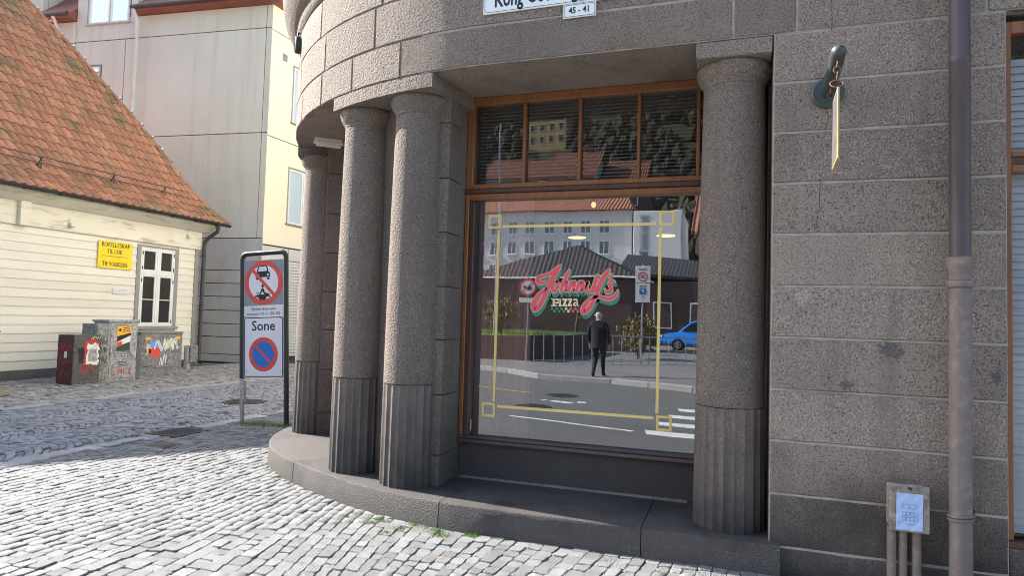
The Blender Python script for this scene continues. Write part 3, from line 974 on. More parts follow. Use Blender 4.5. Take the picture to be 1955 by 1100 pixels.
def column(c, rz=0.0):
    mb = MB(); mb.mat('granite_column')
    zs = np.linspace(1.034, 3.30, 15)
    mb.lathe([(0.236 - 0.024 * ((z - 1.03) / 2.27) ** 1.5, z) for z in zs], c, 64)
    sh = mb.build('column', None, shop, 50)
    mb = MB(); mb.mat('granite_fluted')
    mb.lathe([(0.2425, 0.196), (0.2415, 0.40), (0.2395, 0.7), (0.2375, 1.028)], c, 176, rf=lambda r, t, z: flute(r, t + rz, z))
    mb.build('fluted_base', None, sh, 30)
    mb = MB(); mb.mat('granite_column')
    mb.lathe([(0.2125, 3.302), (0.216, 3.308), (0.216, 3.322), (0.221, 3.330), (0.238, 3.352), (0.254, 3.385), (0.263, 3.415), (0.264, 3.438), (0.256, 3.4535)], c, 64)
    mb.build('capital', None, sh, 30)
    return sh


column((-0.022, 4.95))
for ang in (13.2, 25.4, 62.5, 76.5):
    column((CX - 3.25 * math.sin(R(ang)), CY - 3.25 * math.cos(R(ang))), 0.07 * ang)

# granite steps
joints = [0.30, -0.585, -2.10, -3.90, -5.02]


DENSE = [(p[0], p[1]) for p in smooth_path([(x, y, 0) for x, y in STEP_F], 4)]


def front_y(x):
    for (xa, ya), (xb, yb) in zip(DENSE[:-1], DENSE[1:]):
        if xb <= x <= xa: return ya + (yb - ya) * (x - xa) / (xb - xa)
    return STEP_F[-1][1]


for k in range(len(joints)):
    xa = joints[k]; xb = joints[k + 1] if k + 1 < len(joints) else -5.42
    fr = [(xa - .003, front_y(xa))] + [p for p in DENSE if xb + .02 < p[0] < xa - .02] + [(xb + .003, front_y(xb))]

    def inner(p):
        v = Vector((CX - p[0], CY - p[1])).normalized()
        if p[0] > CX: return (p[0], 5.43)
        return (p[0] + v.x * 0.83, p[1] + v.y * 0.83) if p[0] > -3.95 else (p[0] + v.x * 1.9, p[1] + v.y * 1.9)
    mb = MB(); mb.mat('granite_step')
    vs, fs = [], []
    for p in fr:
        q = inner(p)
        o = Vector((p[0] - q[0], p[1] - q[1])).normalized()
        vs += [(p[0] + o.x * .012, p[1] + o.y * .012, -.05), (p[0], p[1], .180), (p[0] - o.x * .006, p[1] - o.y * .006, .1905), (p[0] - o.x * .02, p[1] - o.y * .02, .195), (q[0], q[1], .195), (q[0], q[1], -.05)]
    for i in range(len(fr) - 1):
        a, b = 6 * i, 6 * i + 6
        fs += [(a + j, a + j + 1, b + j + 1, b + j) for j in range(5)]
    e = 6 * (len(fr) - 1)
    fs += [(0, 5, 4, 3, 2, 1), (e, e + 1, e + 2, e + 3, e + 4, e + 5)]
    mb.add(vs, fs)
    mb.build('step_slab', None, shop, 30)

# dado below the shop window
mb = MB(); mb.mat('granite_dado')
mb.cbox(-2.286, 0.2, 5.385, 5.60, 0.196, 0.505, .004); mb.build('dado', None, shop)
mb = MB(); mb.mat('mortar')
vs = []
for k in range(40):
    x = -2.28 + k * (1.95 / 39); w = 0.012 + 0.010 * abs(math.sin(k * 1.7)) * random.uniform(.5, 1.3)
    vs += [(x, 5.384 - w, .1965), (x, 5.382, .200 + w * .8)]
mb.add(vs, [(2 * k, 2 * k + 2, 2 * k + 3, 2 * k + 1) for k in range(39)])
mb.build('mortar_fillet', 'mortar_dark', shop)

# ------------------------------------------------------------------ shop window
mb = MB(); mb.mat('wood')
XR = 0.16
mb.cbox(-2.286, -2.225, 5.36, 5.46, 2.74, 3.570, .005)
mb.cbox(XR, XR + .05, 5.36, 5.46, 2.74, 3.570, .005)
mb.cbox(-2.225, XR, 5.36, 5.46, 3.500, 3.570, .005)
mb.cbox(-2.225, XR, 5.355, 5.46, 2.742, 2.785, .005)
mb.mat('wood_dark')
mb.cbox(-2.30, XR + .05, 5.345, 5.46, 2.700, 2.741, .006)
mb.mat('wood')
mb.cbox(-2.286, -2.250, 5.355, 5.46, 0.565, 2.699, .005)
mb.mat('wood_dark')
mb.cbox(-2.2495, -2.205, 5.375, 5.46, 0.565, 2.640, .005)
mb.mat('wood')
mb.cbox(-2.2495, XR, 5.360, 5.46, 2.643, 2.699, .006)
mb.mat('wood_dark')
mb.cbox(XR, XR + .05, 5.36, 5.46, 0.565, 2.70, .005)
win = mb.build('shop_window', None, shop)
for x in (-1.757, -1.263, -0.765, -0.29):
    mb = MB(); mb.mat('wood'); mb.cbox(x - .014, x + .014, 5.372, 5.46, 2.786, 3.499, .004); mb.build('mullion', None, win)
mb = MB(); mb.mat('wood_sill')
mb.cbox(-2.286, 0.2, 5.335, 5.47, 0.507, 0.537, .006); mb.cbox(-2.286, 0.2, 5.36, 5.47, 0.538, 0.564, .006)
mb.build('sill', None, win)
for a, b in ((-2.224, -1.772), (-1.742, -1.278), (-1.248, -0.780), (-0.750, -0.305), (-0.275, 0.159)):
    mb = MB(); mb.mat('glass_upper'); mb.add([(a, 5.42, 2.786), (b, 5.42, 2.786), (b, 5.42, 3.499), (a, 5.42, 3.499)], [(0, 1, 2, 3)])
    mb.build('pane', None, win)
mb = MB(); mb.mat('glass_shop'); mb.add([(-2.2045, 5.42, 0.565), (0.159, 5.42, 0.565), (0.159, 5.42, 2.6425), (-2.2045, 5.42, 2.6425)], [(0, 1, 2, 3)])
mb.build('pane', None, win)
# small latch plates on the frame
mb = MB(); mb.mat('steel'); mb.cbox(-2.2, -2.185, 5.405, 5.418, 0.60, 0.70, .003); mb.build('latch', None, win)

# gold line frame on the glass
mb = MB(); mb.mat('gold')
GY = 5.4165


def gq(x0, z0, x1, z1): mb.add([(x0, GY, z0), (x1, GY, z0), (x1, GY, z1), (x0, GY, z1)], [(0, 1, 2, 3)])


SQ = {'tl': (-2.022, 2.455), 'tr': (-0.530, 2.455), 'bl': (-2.030, 0.796), 'br': (-0.524, 0.793)}
for cx, cz in SQ.values():
    h, w = .062, .021
    gq(cx - h, cz - h, cx + h, cz - h + w); gq(cx - h, cz + h - w, cx + h, cz + h)
    gq(cx - h, cz - h + w, cx - h + w, cz + h - w); gq(cx + h - w, cz - h + w, cx + h, cz + h - w)
gq(-1.950, 2.398, -0.615, 2.422); gq(-1.950, 0.819, -0.606, 0.843)
gq(-1.994, 0.868, -1.970, 2.380); gq(-0.592, 0.868, -0.568, 2.380)
mb.build('gold_line_frame', None, win)

# lettering on the glass, drawn in a design space 1581 x 1100
LY = [5.4160]


def lf(x, y, lay=None):
    u_, v_ = x / 1581.0, y / 1100.0
    return (-1.795 + .023 * v_ + u_ * (1.045 - .009 * v_), LY[0], 2.189 - .731 * v_ - u_ * (.006 - .043 * v_))


STK = [
    [(372, 398, 12), (335, 415, 22), (285, 408, 30), (262, 372, 26), (300, 337, 22), (390, 312, 22), (470, 278, 25), (530, 225, 26)],
    [(388, 488, 10), (305, 553, 27), (240, 640, 34), (207, 720, 35), (222, 772, 27), (270, 742, 30), (325, 665, 30), (368, 575, 28), (405, 490, 28), (442, 405, 30), (492, 310, 32), (545, 228, 26), (572, 185, 12)],
    [(430, 462, 10), (470, 440, 16)],
    [(528, 398, 15), (488, 408, 20), (466, 462, 21), (472, 520, 20), (502, 530, 18), (530, 482, 20), (540, 425, 18), (524, 398, 14)],
    [(536, 420, 10), (575, 430, 12), (600, 425, 10)],
    [(692, 252, 14), (662, 310, 22), (625, 395, 22), (596, 470, 21), (576, 535, 14)],
    [(592, 490, 12), (625, 425, 16), (658, 398, 18), (662, 430, 20), (646, 490, 20), (640, 522, 17), (668, 512, 12)],
    [(720, 400, 16), (702, 460, 20), (684, 530, 15)],
    [(694, 490, 12), (728, 425, 16), (758, 398, 18), (764, 430, 20), (748, 490, 20), (744, 522, 17), (772, 510, 12)],
    [(825, 400, 16), (806, 460, 20), (788, 530, 15)],
    [(798, 490, 12), (832, 425, 16), (862, 398, 18), (868, 430, 20), (854, 490, 20), (850, 522, 17), (880, 505, 12)],
    [(880, 505, 12), (915, 440, 14), (938, 395, 16), (920, 470, 20), (925, 525, 19), (965, 530, 18), (1005, 475, 20), (1035, 390, 24), (1062, 318, 18)],
    [(1208, 248, 18), (1158, 310, 30), (1110, 400, 29), (1070, 500, 26), (1038, 590, 25), (995, 680, 24), (940, 765, 30), (885, 800, 32), (868, 762, 27), (905, 690, 24), (965, 630, 19), (1040, 598, 18), (1130, 612, 23), (1215, 628, 26), (1285, 585, 24), (1320, 510, 7)],
    [(975, 535, 16), (1015, 520, 18), (1045, 470, 18)],
    [(1232, 308, 15), (1212, 350, 8)],
    [(1278, 398, 12), (1240, 392, 18), (1212, 425, 20), (1228, 468, 20), (1232, 512, 20), (1198, 540, 22), (1166, 528, 17), (1156, 498, 9)],
]
mb = MB()
for si, st in enumerate(STK):
    LY[0] = 5.4170 - si * 4e-5
    mb.mat('letter_green')
    for k in range(5):
        LY[0] -= 6e-6
        stroke(mb, st, lf, 5, (4 + 3.2 * k, 10 + 11 * k))
    LY[0] = 5.4155 - si * 4e-5
    mb.mat('letter_cream'); stroke(mb, st, lf, 6.5)
for si, st in enumerate(STK):
    LY[0] = 5.4140 - si * 4e-5
    mb.mat('letter_red'); stroke(mb, st, lf, 1)
LY[0] = 5.4150
mb.mat('letter_cream')


def pf(*p): poly2(mb, lf, p)


def rect(x0, y0, x1, y1): pf((x0, y0), (x0, y1), (x1, y1), (x1, y0))


# slab-serif word below
rect(470, 636, 500, 708); rect(448, 708, 526, 724); rect(448, 620, 470, 636); rect(470, 620, 505, 636)
stroke(mb, [(500, 632, 10), (540, 636, 12), (552, 656, 13), (538, 676, 12), (500, 680, 10)], lf)
rect(556, 662, 582, 708); rect(544, 708, 594, 724); rect(546, 648, 582, 662); disc(mb, lf, 570, 634, 12, 14)
for x0 in (600, 668):
    rect(x0, 622, x0 + 60, 640); rect(x0, 706, x0 + 60, 724)
    pf((x0 + 30, 640), (x0 + 4, 706), (x0 + 34, 706), (x0 + 60, 640))
    rect(x0, 640, x0 + 12, 652); rect(x0 + 48, 694, x0 + 60, 706)
stroke(mb, [(748, 640, 8), (775, 632, 10), (792, 650, 11), (792, 700, 11), (808, 718, 7)], lf)
stroke(mb, [(790, 668, 7), (762, 680, 10), (752, 702, 11), (768, 716, 9), (790, 704, 7)], lf)
for k in range(12):
    for j in range(2):
        if (k + j) % 2 == 0:
            mb.mat('letter_green' if k < 6 else ('letter_cream' if k < 8 else 'letter_red'))
            x = 447 + k * 31.0; y = 738 + j * 34
            rect(x, y, x + 31, y + 34)
mb.build('lettering', None, win)

# ------------------------------------------------------------------ inside the shop
mb = MB(); mb.mat('interior_wall')
mb.box(-2.45, -2.32, 5.48, 5.60, 0.19, 3.8); mb.box(0.215, 0.26, 5.47, 5.60, 0.19, 3.8)
mb.box(-2.45, 3, 9.5, 9.6, 0.19, 3.8); mb.box(-2.45, -2.40, 5.61, 9.5, 0.19, 3.8); mb.box(2.9, 3.0, 5.61, 9.5, 0.19, 3.8)
mb.box(-2.45, 3, 5.51, 9.6, 3.81, 3.9)
mb.build('room_wall', None, shop)
mb = MB(); mb.mat('interior_floor'); mb.box(-2.40, 2.9, 5.605, 9.5, 0.30, 0.40); mb.build('room_floor', None, shop)
bl = thing('venetian_blind', (-1.0, 5.53, 3.5), 'dark slatted blind hanging behind the upper panes of the shop window', 'blind')
mb = MB(); mb.mat('blind_dark'); mb.box(-2.2, 0.14, -0, 0.028, 0, 0.003)
slat = None
for k in range(23):
    z = 2.80 + k * 0.031
    if slat is None:
        mb = MB(); mb.mat('blind_dark'); mb.obox([(-1.17, -.012, -.007), (1.17, -.012, -.007), (1.17, .012, .007), (-1.17, .012, .007), (-1.17, -.013, -.0055), (1.17, -.013, -.0055), (1.17, .011, .0085), (-1.17, .011, .0085)])
        slat = mb.build('slat'); so = slat
    else:
        so = slat.copy(); COL.objects.link(so)
    so.parent = bl; so.location = Vector((-1.03, 5.472, z)) - bl.location
cu = thing('curtain', (-1.95, 5.62, 0.4), 'brown pleated curtain drawn back at the left side of the shop window', 'curtain')
mb = MB(); mb.mat('curtain')
nx = 90; vs = []
for z in (0.42, 1.2, 2.0, 2.72):
    for i in range(nx + 1):
        t = i / nx
        vs.append((-2.22 + 0.52 * t, 5.525 + 0.03 * math.sin(t * 52 + math.sin(t * 11 + z * .3)), z))
fs = [(j * (nx + 1) + i, j * (nx + 1) + i + 1, (j + 1) * (nx + 1) + i + 1, (j + 1) * (nx + 1) + i) for j in range(3) for i in range(nx)]
mb.add(vs, fs); mb.build('fabric', None, cu, 60)
mb = MB(); mb.mat('steel'); mb.tube([(-2.24, 5.60, 2.735), (0.2, 5.60, 2.735)], .008, 8); mb.build('rail', None, cu)
mb = MB(); mb.mat('interior_floor'); mb.cbox(-1.4, 0.6, 8.6, 9.3, 0.401, 1.45, .01)
tag(mb.build('bar_counter'), 'dark counter deep inside the shop behind the window lettering', 'counter')
for i, (x, y, z, lab) in enumerate(((-1.88, 8.0, 2.64, 'left disc lamp hanging above the lettering inside the shop'), (-0.79, 8.0, 2.65, 'right disc lamp hanging beside the gold frame inside the shop'))):
    l = thing('pendant_lamp', (x, y, z), lab, 'lamp', 'disc lamps inside the shop')
    mb = MB(); mb.mat('lamp_glow'); mb.lathe([(.02, z - .010), (.11, z - .008), (.11, z + .004), (.02, z + .006)], (x, y), 24); mb.build('glowing_disc', None, l)
    mb = MB(); mb.mat('black'); mb.lathe([(.03, z + .0065), (.05, z + .02), (.015, z + .06)], (x, y), 16); mb.tube([(x, y, z + .06), (x, y, 3.80)], .004, 6); mb.build('cord', None, l)
l = thing('bulb_lamp', (-1.68, 8, 3.05), 'small bare glowing bulb high behind the shop window', 'lamp')
mb = MB(); mb.mat('lamp_glow'); mb.lathe([(.006, 3.01), (.028, 3.03), (.032, 3.05), (.02, 3.08)], (-1.68, 8), 14); mb.build('bulb', None, l)
mb = MB(); mb.mat('black'); mb.lathe([(.02, 3.081), (.02, 3.12)], (-1.68, 8), 10); mb.tube([(-1.68, 8, 3.12), (-1.68, 8, 3.80)], .004, 6); mb.build('cord', None, l)

# ------------------------------------------------------------------ right window of the shop front
mb = MB(); mb.mat('wood')
mb.cbox(1.556, 1.586, 4.70, 4.80, 0.37, 3.515, .004); mb.cbox(1.586, 3.59, 4.70, 4.80, 3.44, 3.515, .004)
mb.cbox(1.586, 3.59, 4.70, 4.80, 2.675, 2.705, .004); mb.cbox(1.586, 3.59, 4.70, 4.80, 2.58, 2.625, .004)
mb.mat('wood_dark'); mb.cbox(1.586, 3.59, 4.712, 4.80, 2.626, 2.674, .003); mb.cbox(1.55, 3.59, 4.68, 4.80, 0.33, 0.369, .004)
rw = mb.build('side_window', None, shop)
for a, b in ((0.37, 2.58), (2.705, 3.44)):
    mb = MB(); mb.mat('glass_side'); mb.add([(1.586, 4.75, a), (3.59, 4.75, a), (3.59, 4.75, b), (1.586, 4.75, b)], [(0, 1, 2, 3)]); mb.build('pane', None, rw)
mb = MB(); mb.mat('granite'); mb.box(1.553, 3.6, 4.672, 5.2, -.04, .329); mb.box(1.56, 3.6, 5.4, 5.45, .33, 3.56); mb.build('window_apron', None, shop)
stone_block(1.553, 3.6, -.05, .32, 'granite')
wb = thing('white_blind', (2.5, 4.86, 2.5), 'pale slatted blind behind the right-hand window', 'blind')
slat = None
for k in range(62):
    z = 0.42 + k * 0.047
    if slat is None:
        mb = MB(); mb.mat('blind_white'); mb.obox([(-1, -.010, -.024), (1, -.010, -.024), (1, .008, .024), (-1, .008, .024), (-1, -.012, -.0235), (1, -.012, -.0235), (1, .006, .0245), (-1, .006, .0245)])
        slat = mb.build('slat'); so = slat
    else:
        so = slat.copy(); COL.objects.link(so)
    so.parent = wb; so.location = Vector((2.59, 4.80, z)) - wb.location

# ------------------------------------------------------------------ fittings on the wall
# rainwater pipe
mb = MB(); mb.mat('pipe_plum')
PX, PY = 1.272, 4.545
mb.lathe([(.056, 2.035), (.056, 3.22), (.060, 3.225), (.060, 3.26), (.056, 3.265), (.056, 4.9)], (PX, PY), 28)
dp = mb.build('downpipe', None, shop, 40)
mb = MB(); mb.mat('pipe_mauve')
mb.lathe([(.058, 1.905), (.058, 1.955), (.064, 1.975), (.072, 2.00), (.074, 2.04), (.066, 2.045), (.057, 2.042)], (PX, PY), 28)
mb.lathe([(.070, 1.862), (.073, 1.867), (.073, 1.895), (.070, 1.903), (.057, 1.904)], (PX, PY), 28)
mb.build('pipe_socket', None, dp, 40)
mb = MB(); mb.mat('pipe_mauve')
mb.lathe([(.060, -.04), (.058, 1.86)], (PX, PY), 28)
mb.build('lower_pipe', None, dp, 40)
mb = MB(); mb.mat('pipe_mauve')
for z in (0.505, 0.525):
    mb.tube([(PX + .064 * math.cos(t), PY + .064 * math.sin(t), z + .008 * math.cos(t)) for t in np.linspace(0, 2 * math.pi, 21)], .008, 8, False)
mb.mat('iron_black'); mb.tube([(PX + .05, PY - .01, .515), (PX + .095, 4.66, .53)], .010, 8)
mb.build('pipe_clamp', None, dp, 40)
mb = MB(); mb.mat('crack')
z = 3.9; x = 0.585
pts = []
while z > 2.20:
    pts.append((x, z)); z -= random.uniform(.04, .10); x += random.gauss(-.004, .010)
for (xa, za), (xb, zb) in zip(pts[:-1], pts[1:]):
    w = 0.0018
    mb.add([(xa - w, 4.6585, za), (xb - w, 4.6585, zb), (xb + w, 4.6585, zb), (xa + w, 4.6585, za)], [(0, 1, 2, 3)])
mb.build('crack', None, shop)
for x, z in ((.40, 3.10), (.62, 1.75), (.66, 1.06), (.66, 1.04), (.58, 1.28), (.62, .93), (-.90, 3.63), (-.87, 3.63), (-2.28, 3.64), (-2.25, 3.64)):
    mb = MB(); mb.mat('crack'); px_, py_ = path(x, -.0035)
    mb.add([(px_ + .006 * math.cos(t * .785), py_, z + .006 * math.sin(t * .785)) for t in range(8)], [tuple(range(8))]); mb.build('drill_hole', None, shop)

for mt, cx_, cz_, w_, h_ in (('stain_dark', .925, 1.47, .085, .060), ('stain_dark', .68, 1.235, .05, .030), ('stain_pale', .44, 1.80, .07, .075), ('stain_pale', .245, 1.83, .02, .025), ('stain_dark', 1.49, 1.33, .03, .05)):
    mb = MB(); mb.mat(mt); n = 26; pts = []
    for k in range(n):
        t = 2 * math.pi * k / n; q_ = random.uniform(.45, 1.1)
        pts.append((cx_ + w_ * q_ * math.cos(t), 4.6545, cz_ + h_ * q_ * math.sin(t)))
    mb.add([(cx_, 4.6545, cz_)] + pts, [(0, 1 + k, 1 + (k + 1) % n) for k in range(n)]); mb.build('wall_stain', None, shop)

# cable box with a blue paper
jb = thing('cable_box', (1.0, 4.6, 0.4), 'beige metal cable box with a blue paper, low on the granite wall', 'box')
mb = MB(); mb.mat('box_beige')
mb.cbox(0.906, 1.104, 4.535, 4.657, 0.405, 0.655, .008); mb.cbox(0.900, 1.110, 4.520, 4.534, 0.395, 0.672, .005)
mb.build('case', None, jb)
mb = MB(); mb.mat('iron_black'); mb.lathe([(.001, 0), (.012, 0)], (0, 0), 4) if False else None
mb.mat('iron_black'); mb.tube([(1.005, 4.522, .655), (1.005, 4.505, .655)], .010, 12); mb.build('bolt', None, jb)
mb = MB(); mb.mat('paper_blue')
nx, nz = 6, 8
vs = [(0.930 + .140 * i / nx + .004 * (j / nz), 4.5165 - .003 * abs(math.sin(i * 2.1 + j)), 0.408 + .218 * j / nz) for j in range(nz + 1) for i in range(nx + 1)]
mb.add(vs, [(j * (nx + 1) + i, j * (nx + 1) + i + 1, (j + 1) * (nx + 1) + i + 1, (j + 1) * (nx + 1) + i) for j in range(nz) for i in range(nx)])
pp = mb.build('paper', None, jb)
mb = MB(); mb.mat('ink_blue')
fnp = lambda x, z: (0.93 + x, 4.5125, .408 + z)
for r_ in range(3):
    for c_ in range(4 if r_ else 2):
        w_ = .018 if r_ else .036
        x0 = .034 + c_ * (w_ + .003); z0 = .055 + (2 - r_) * .030 if r_ else .130
        for a in ((x0, z0, x0 + w_, z0 + .002), (x0, z0 + .022, x0 + w_, z0 + .024), (x0, z0, x0 + .0018, z0 + .024), (x0 + w_ - .0018, z0, x0 + w_, z0 + .024)):
            mb.add([fnp(a[0], a[1]), fnp(a[2], a[1]), fnp(a[2], a[3]), fnp(a[0], a[3])], [(0, 1, 2, 3)])
mb.add([fnp(.05, .035), fnp(.10, .035), fnp(.10, .039), fnp(.05, .039)], [(0, 1, 2, 3)])
disc(mb, fnp, .018, .045, .004, 10)
mb.build('printed_plan', None, pp)
for x in (0.925, 0.985, 1.058):
    mb = MB(); mb.mat('pipe_mauve'); mb.tube([(x, 4.60, -.03), (x, 4.60, .404)], .026 if x != .985 else .024, 16); mb.build('conduit', None, jb, 40)

# bracket arm with a hanging board
br = thing('bracket_sign', (0.56, 4.6, 3.0), 'black wall bracket with a thin gold-edged board hanging edge-on', 'sign')
mb = MB(); mb.mat('iron_green')
rot = lambda r_, y: [(0.56 + r_ * math.cos(2 * math.pi * k / 36), y, 3.135 + r_ * math.sin(2 * math.pi * k / 36)) for k in range(36)]
vs = rot(.100, 4.657) + rot(.100, 4.640) + rot(.090, 4.632) + rot(.045, 4.628)
fs = [(36 * j + k, 36 * j + (k + 1) % 36, 36 * j + 36 + (k + 1) % 36, 36 * j + 36 + k) for j in range(3) for k in range(36)] + [tuple(range(108, 144))]
mb.add(vs, fs); mb.build('wall_plate', None, br, 30)
mb = MB(); mb.mat('iron_green')
mb.tube([(0.56, 4.63, 3.135), (0.545, 4.2, 3.140), (0.532, 3.97, 3.143), (0.530, 3.945, 3.143), (0.529, 3.93, 3.143)], [.040, .040, .040, .032, .012], 24)
mb.build('arm', None, br, 40)
mb = MB(); mb.mat('rust')


def ring(c, r_, ax, th=.0035):
    pts = []
    for k in range(15):
        t = 2 * math.pi * k / 14
        a, b = r_ * math.cos(t), r_ * math.sin(t)
        pts.append((c[0] + a, c[1], c[2] + b) if ax == 'y' else (c[0], c[1] + a, c[2] + b) if ax == 'x' else (c[0] + a, c[1] + b * .6, c[2] + b * .8))
    mb.tube(pts, th, 6, False)


ring((.530, 4.0, 3.085), .018, 'x'); ring((.530, 4.0, 3.052), .018, 'y'); ring((.530, 4.0, 3.02), .018, 'x'); ring((.528, 4.0, 2.972), .034, 'd', .004); ring((.552, 4.45, 3.083), .016, 'x'); ring((.552, 4.45, 3.055), .018, 'y', .003)
mb.build('chain_ring', None, br)
mb = MB(); mb.mat('gold_edge')
pl = lambda x, y, z: (0.530 + x + (y - 3.95) * .04, y, z)
mb.cbox(-.006, .006, 3.945, 4.24, 2.535, 2.935, .003, fn=pl)
bd = mb.build('board', None, br)
mb = MB(); mb.mat('board_face')
mb.add([pl(-.0070, y, z) for y, z in ((3.955, 2.545), (4.23, 2.545), (4.23, 2.925), (3.955, 2.925))], [(0, 1, 2, 3)])
mb.add([pl(.0070, y, z) for y, z in ((3.955, 2.545), (4.23, 2.545), (4.23, 2.925), (3.955, 2.925))], [(3, 2, 1, 0)])
mb.build('painted_face', None, bd)

# street name plate and number plate


def plate(name, x0, x1, z0, z1, label, texts, rad=.012):
    t = thing(name, ((x0 + x1) / 2, 4.65, z0), label, 'sign')
    mb = MB(); mb.mat('enamel'); mb.cbox(x0, x1, 4.644, 4.656, z0, z1, .003); pl_ = mb.build('enamel_plate', None, t)
    mb = MB(); mb.mat('ink')
    f2 = lambda x, z: (x, 4.6425, z)
    e = rad; c = rad * 1.6; w = .0022
    P_ = [(x0 + e, z0 + e + c), (x0 + e + c, z0 + e), (x1 - e - c, z0 + e), (x1 - e, z0 + e + c), (x1 - e, z1 - e - c), (x1 - e - c, z1 - e), (x0 + e + c, z1 - e), (x0 + e, z1 - e - c)]
    cx, cz = (x0 + x1) / 2, (z0 + z1) / 2
    for k in range(8):
        a, b = P_[k], P_[(k + 1) % 8]
        d = Vector((b[0] - a[0], b[1] - a[1])).normalized(); nn = (-d.y * w, d.x * w)
        mb.add([f2(a[0] - nn[0] * .5, a[1] - nn[1] * .5), f2(b[0] - nn[0] * .5, b[1] - nn[1] * .5), f2(b[0] + nn[0], b[1] + nn[1]), f2(a[0] + nn[0], a[1] + nn[1])], [(0, 1, 2, 3)])
    for s, tx, tz, sz, sx in texts: put_text(mb, s, f2, tx, tz, sz, .022, sx)
    mb.build('enamel_lettering', None, pl_)
    mb = MB(); mb.mat('iron_black')
    for a in (x0 + .008, x1 - .008):
        for b in (z0 + .010, z1 - .010): disc(mb, f2, a, b, .0032, 10)
    mb.build('screw', None, pl_)


plate('street_name_plate', -1.885, -0.80, 3.962, 4.20, 'white enamel street name plate at the top edge of the granite wall', [('Kong Oscars gate', -1.395, 4.068, .185, .60)])
plate('number_plate', -1.241, -0.992, 3.852, 3.958, 'small white enamel plate reading 45 - 41 below the street name', [('45 - 41', -1.117, 3.905, .066, .86)], .008)

# round black lamp on the rounded corner
c = Vector((*path(s_of(48.5), 0), 4.50)); nrm = Vector((-math.sin(R(48.5)), -math.cos(R(48.5)), 0)); tg = Vector((nrm.y, -nrm.x, 0))
rl = thing('wall_lamp', c, 'round black wall lamp high on the rounded granite corner', 'lamp')
mb = MB(); mb.mat('iron_black')
prof = [(.085, -.02), (.09, .02), (.09, .055), (.075, .06), (.07, .045), (.03, .04)]
vs = [c + nrm * h + tg * (r_ * math.cos(2 * math.pi * k / 28)) + Vector((0, 0, r_ * math.sin(2 * math.pi * k / 28))) for r_, h in prof for k in range(28)]
fs = [(28 * j + k, 28 * j + (k + 1) % 28, 28 * j + 28 + (k + 1) % 28, 28 * j + 28 + k) for j in range(5) for k in range(28)] + [tuple(range(140, 168))]
mb.add(vs, fs); mb.build('housing', None, rl, 30)
mb = MB(); mb.mat('iron_black'); mb.tube([c + nrm * .03 + Vector((0, 0, .08)), c + nrm * .03 + Vector((0, 0, .13)), c - nrm * .01 + Vector((0, 0, .14))], .012, 8); mb.build('stay', None, rl)

# strip light under the lintel
sl = thing('strip_light', (-4.45, 6.3, 3.5), 'white strip light under the lintel beside the corner column', 'lamp')
a = Vector((-4.56, 6.24, 3.52)); b = Vector((-4.37, 6.41, 3.52)); d = (b - a).normalized(); nn = Vector((d.y, -d.x, 0))
a = a + nn * .10; b = b + nn * .10
fnl = lambda t, w, h: a + d * t + nn * w + Vector((0, 0, h))
mb = MB(); mb.mat('white_paint'); mb.cbox(0, .30, -.045, .045, .010, .052, .004, fn=fnl); mb.build('housing', None, sl)
mb = MB(); mb.mat('white_paint'); mb.cbox(-.012, .31, -.055, .055, -.004, .009, .003, fn=fnl); mb.cbox(.02, .29, -.035, .035, -.035, -.0045, .006, fn=fnl); mb.build('diffuser', None, sl)
mb = MB(); mb.mat('white_paint'); mb.tube([fnl(.31, 0, .03), fnl(.42, .01, .035), fnl(.42, .01, .055)], .007, 6); mb.build('cable', None, sl)

# ------------------------------------------------------------------ traffic sign in a black tube frame
SA = R(1.0)
LEAN = R(-3.1)
sg = thing('traffic_sign', (-6.674, 7.762, 0), 'zone and no-entry traffic signs in a leaning black tube frame beside the columns', 'sign')


def sgn(x, z, y=0.0):   # local: x across, z up, y towards the back
    x2 = x * math.cos(LEAN) + z * math.sin(LEAN); z2 = -x * math.sin(LEAN) + z * math.cos(LEAN)
    return Vector((-6.674 + x2 * math.cos(SA) - y * math.sin(SA), 7.762 + x2 * math.sin(SA) + y * math.cos(SA), z2))


mb = MB(); mb.mat('iron_black')
XL, XRR, ZT = -0.010, 0.742, 2.425
arc = lambda cx, cz, a0, a1: [sgn(cx + .085 * math.cos(a0 + (a1 - a0) * k / 6), cz + .085 * math.sin(a0 + (a1 - a0) * k / 6)) for k in range(7)]
mb.tube([sgn(XL, .62), sgn(XL, ZT - .085)] + arc(XL + .085, ZT - .085, math.pi, math.pi / 2)[1:] + arc(XRR - .085, ZT - .085, math.pi / 2, 0) + [sgn(XRR, -.04)], .036, 14)
mb.build('tube_frame', None, sg, 40)
mb = MB(); mb.mat('steel')
mb.tube([sgn(XL, -.06), sgn(XL, .619)], .031, 14)
mb.tube([sgn(XL, -.005), sgn(XL, .012)], .055, 14)
po = mb.build('steel_post', None, sg, 40)
mb = MB(); mb.mat('steel')
mb.cbox(XL + .028, XL + .050, -.03, .03, .28, .60, .004, fn=lambda x, y, z: sgn(x, z, y)); 
for z in (.33, .41, .49, .56): mb.tube([sgn(XL + .03, z, -.035), sgn(XL + .055, z, -.035)], .012, 8)
mb.build('clamp', None, po)


def zb(x0, x1, z0, z1, y, mat, name):
    mb = MB(); mb.mat(mat); mb.cbox(x0, x1, y, y + .004, z0, z1, .0015, fn=lambda x, yy, z: sgn(x, z, yy)); return mb.build(name, None, sg)


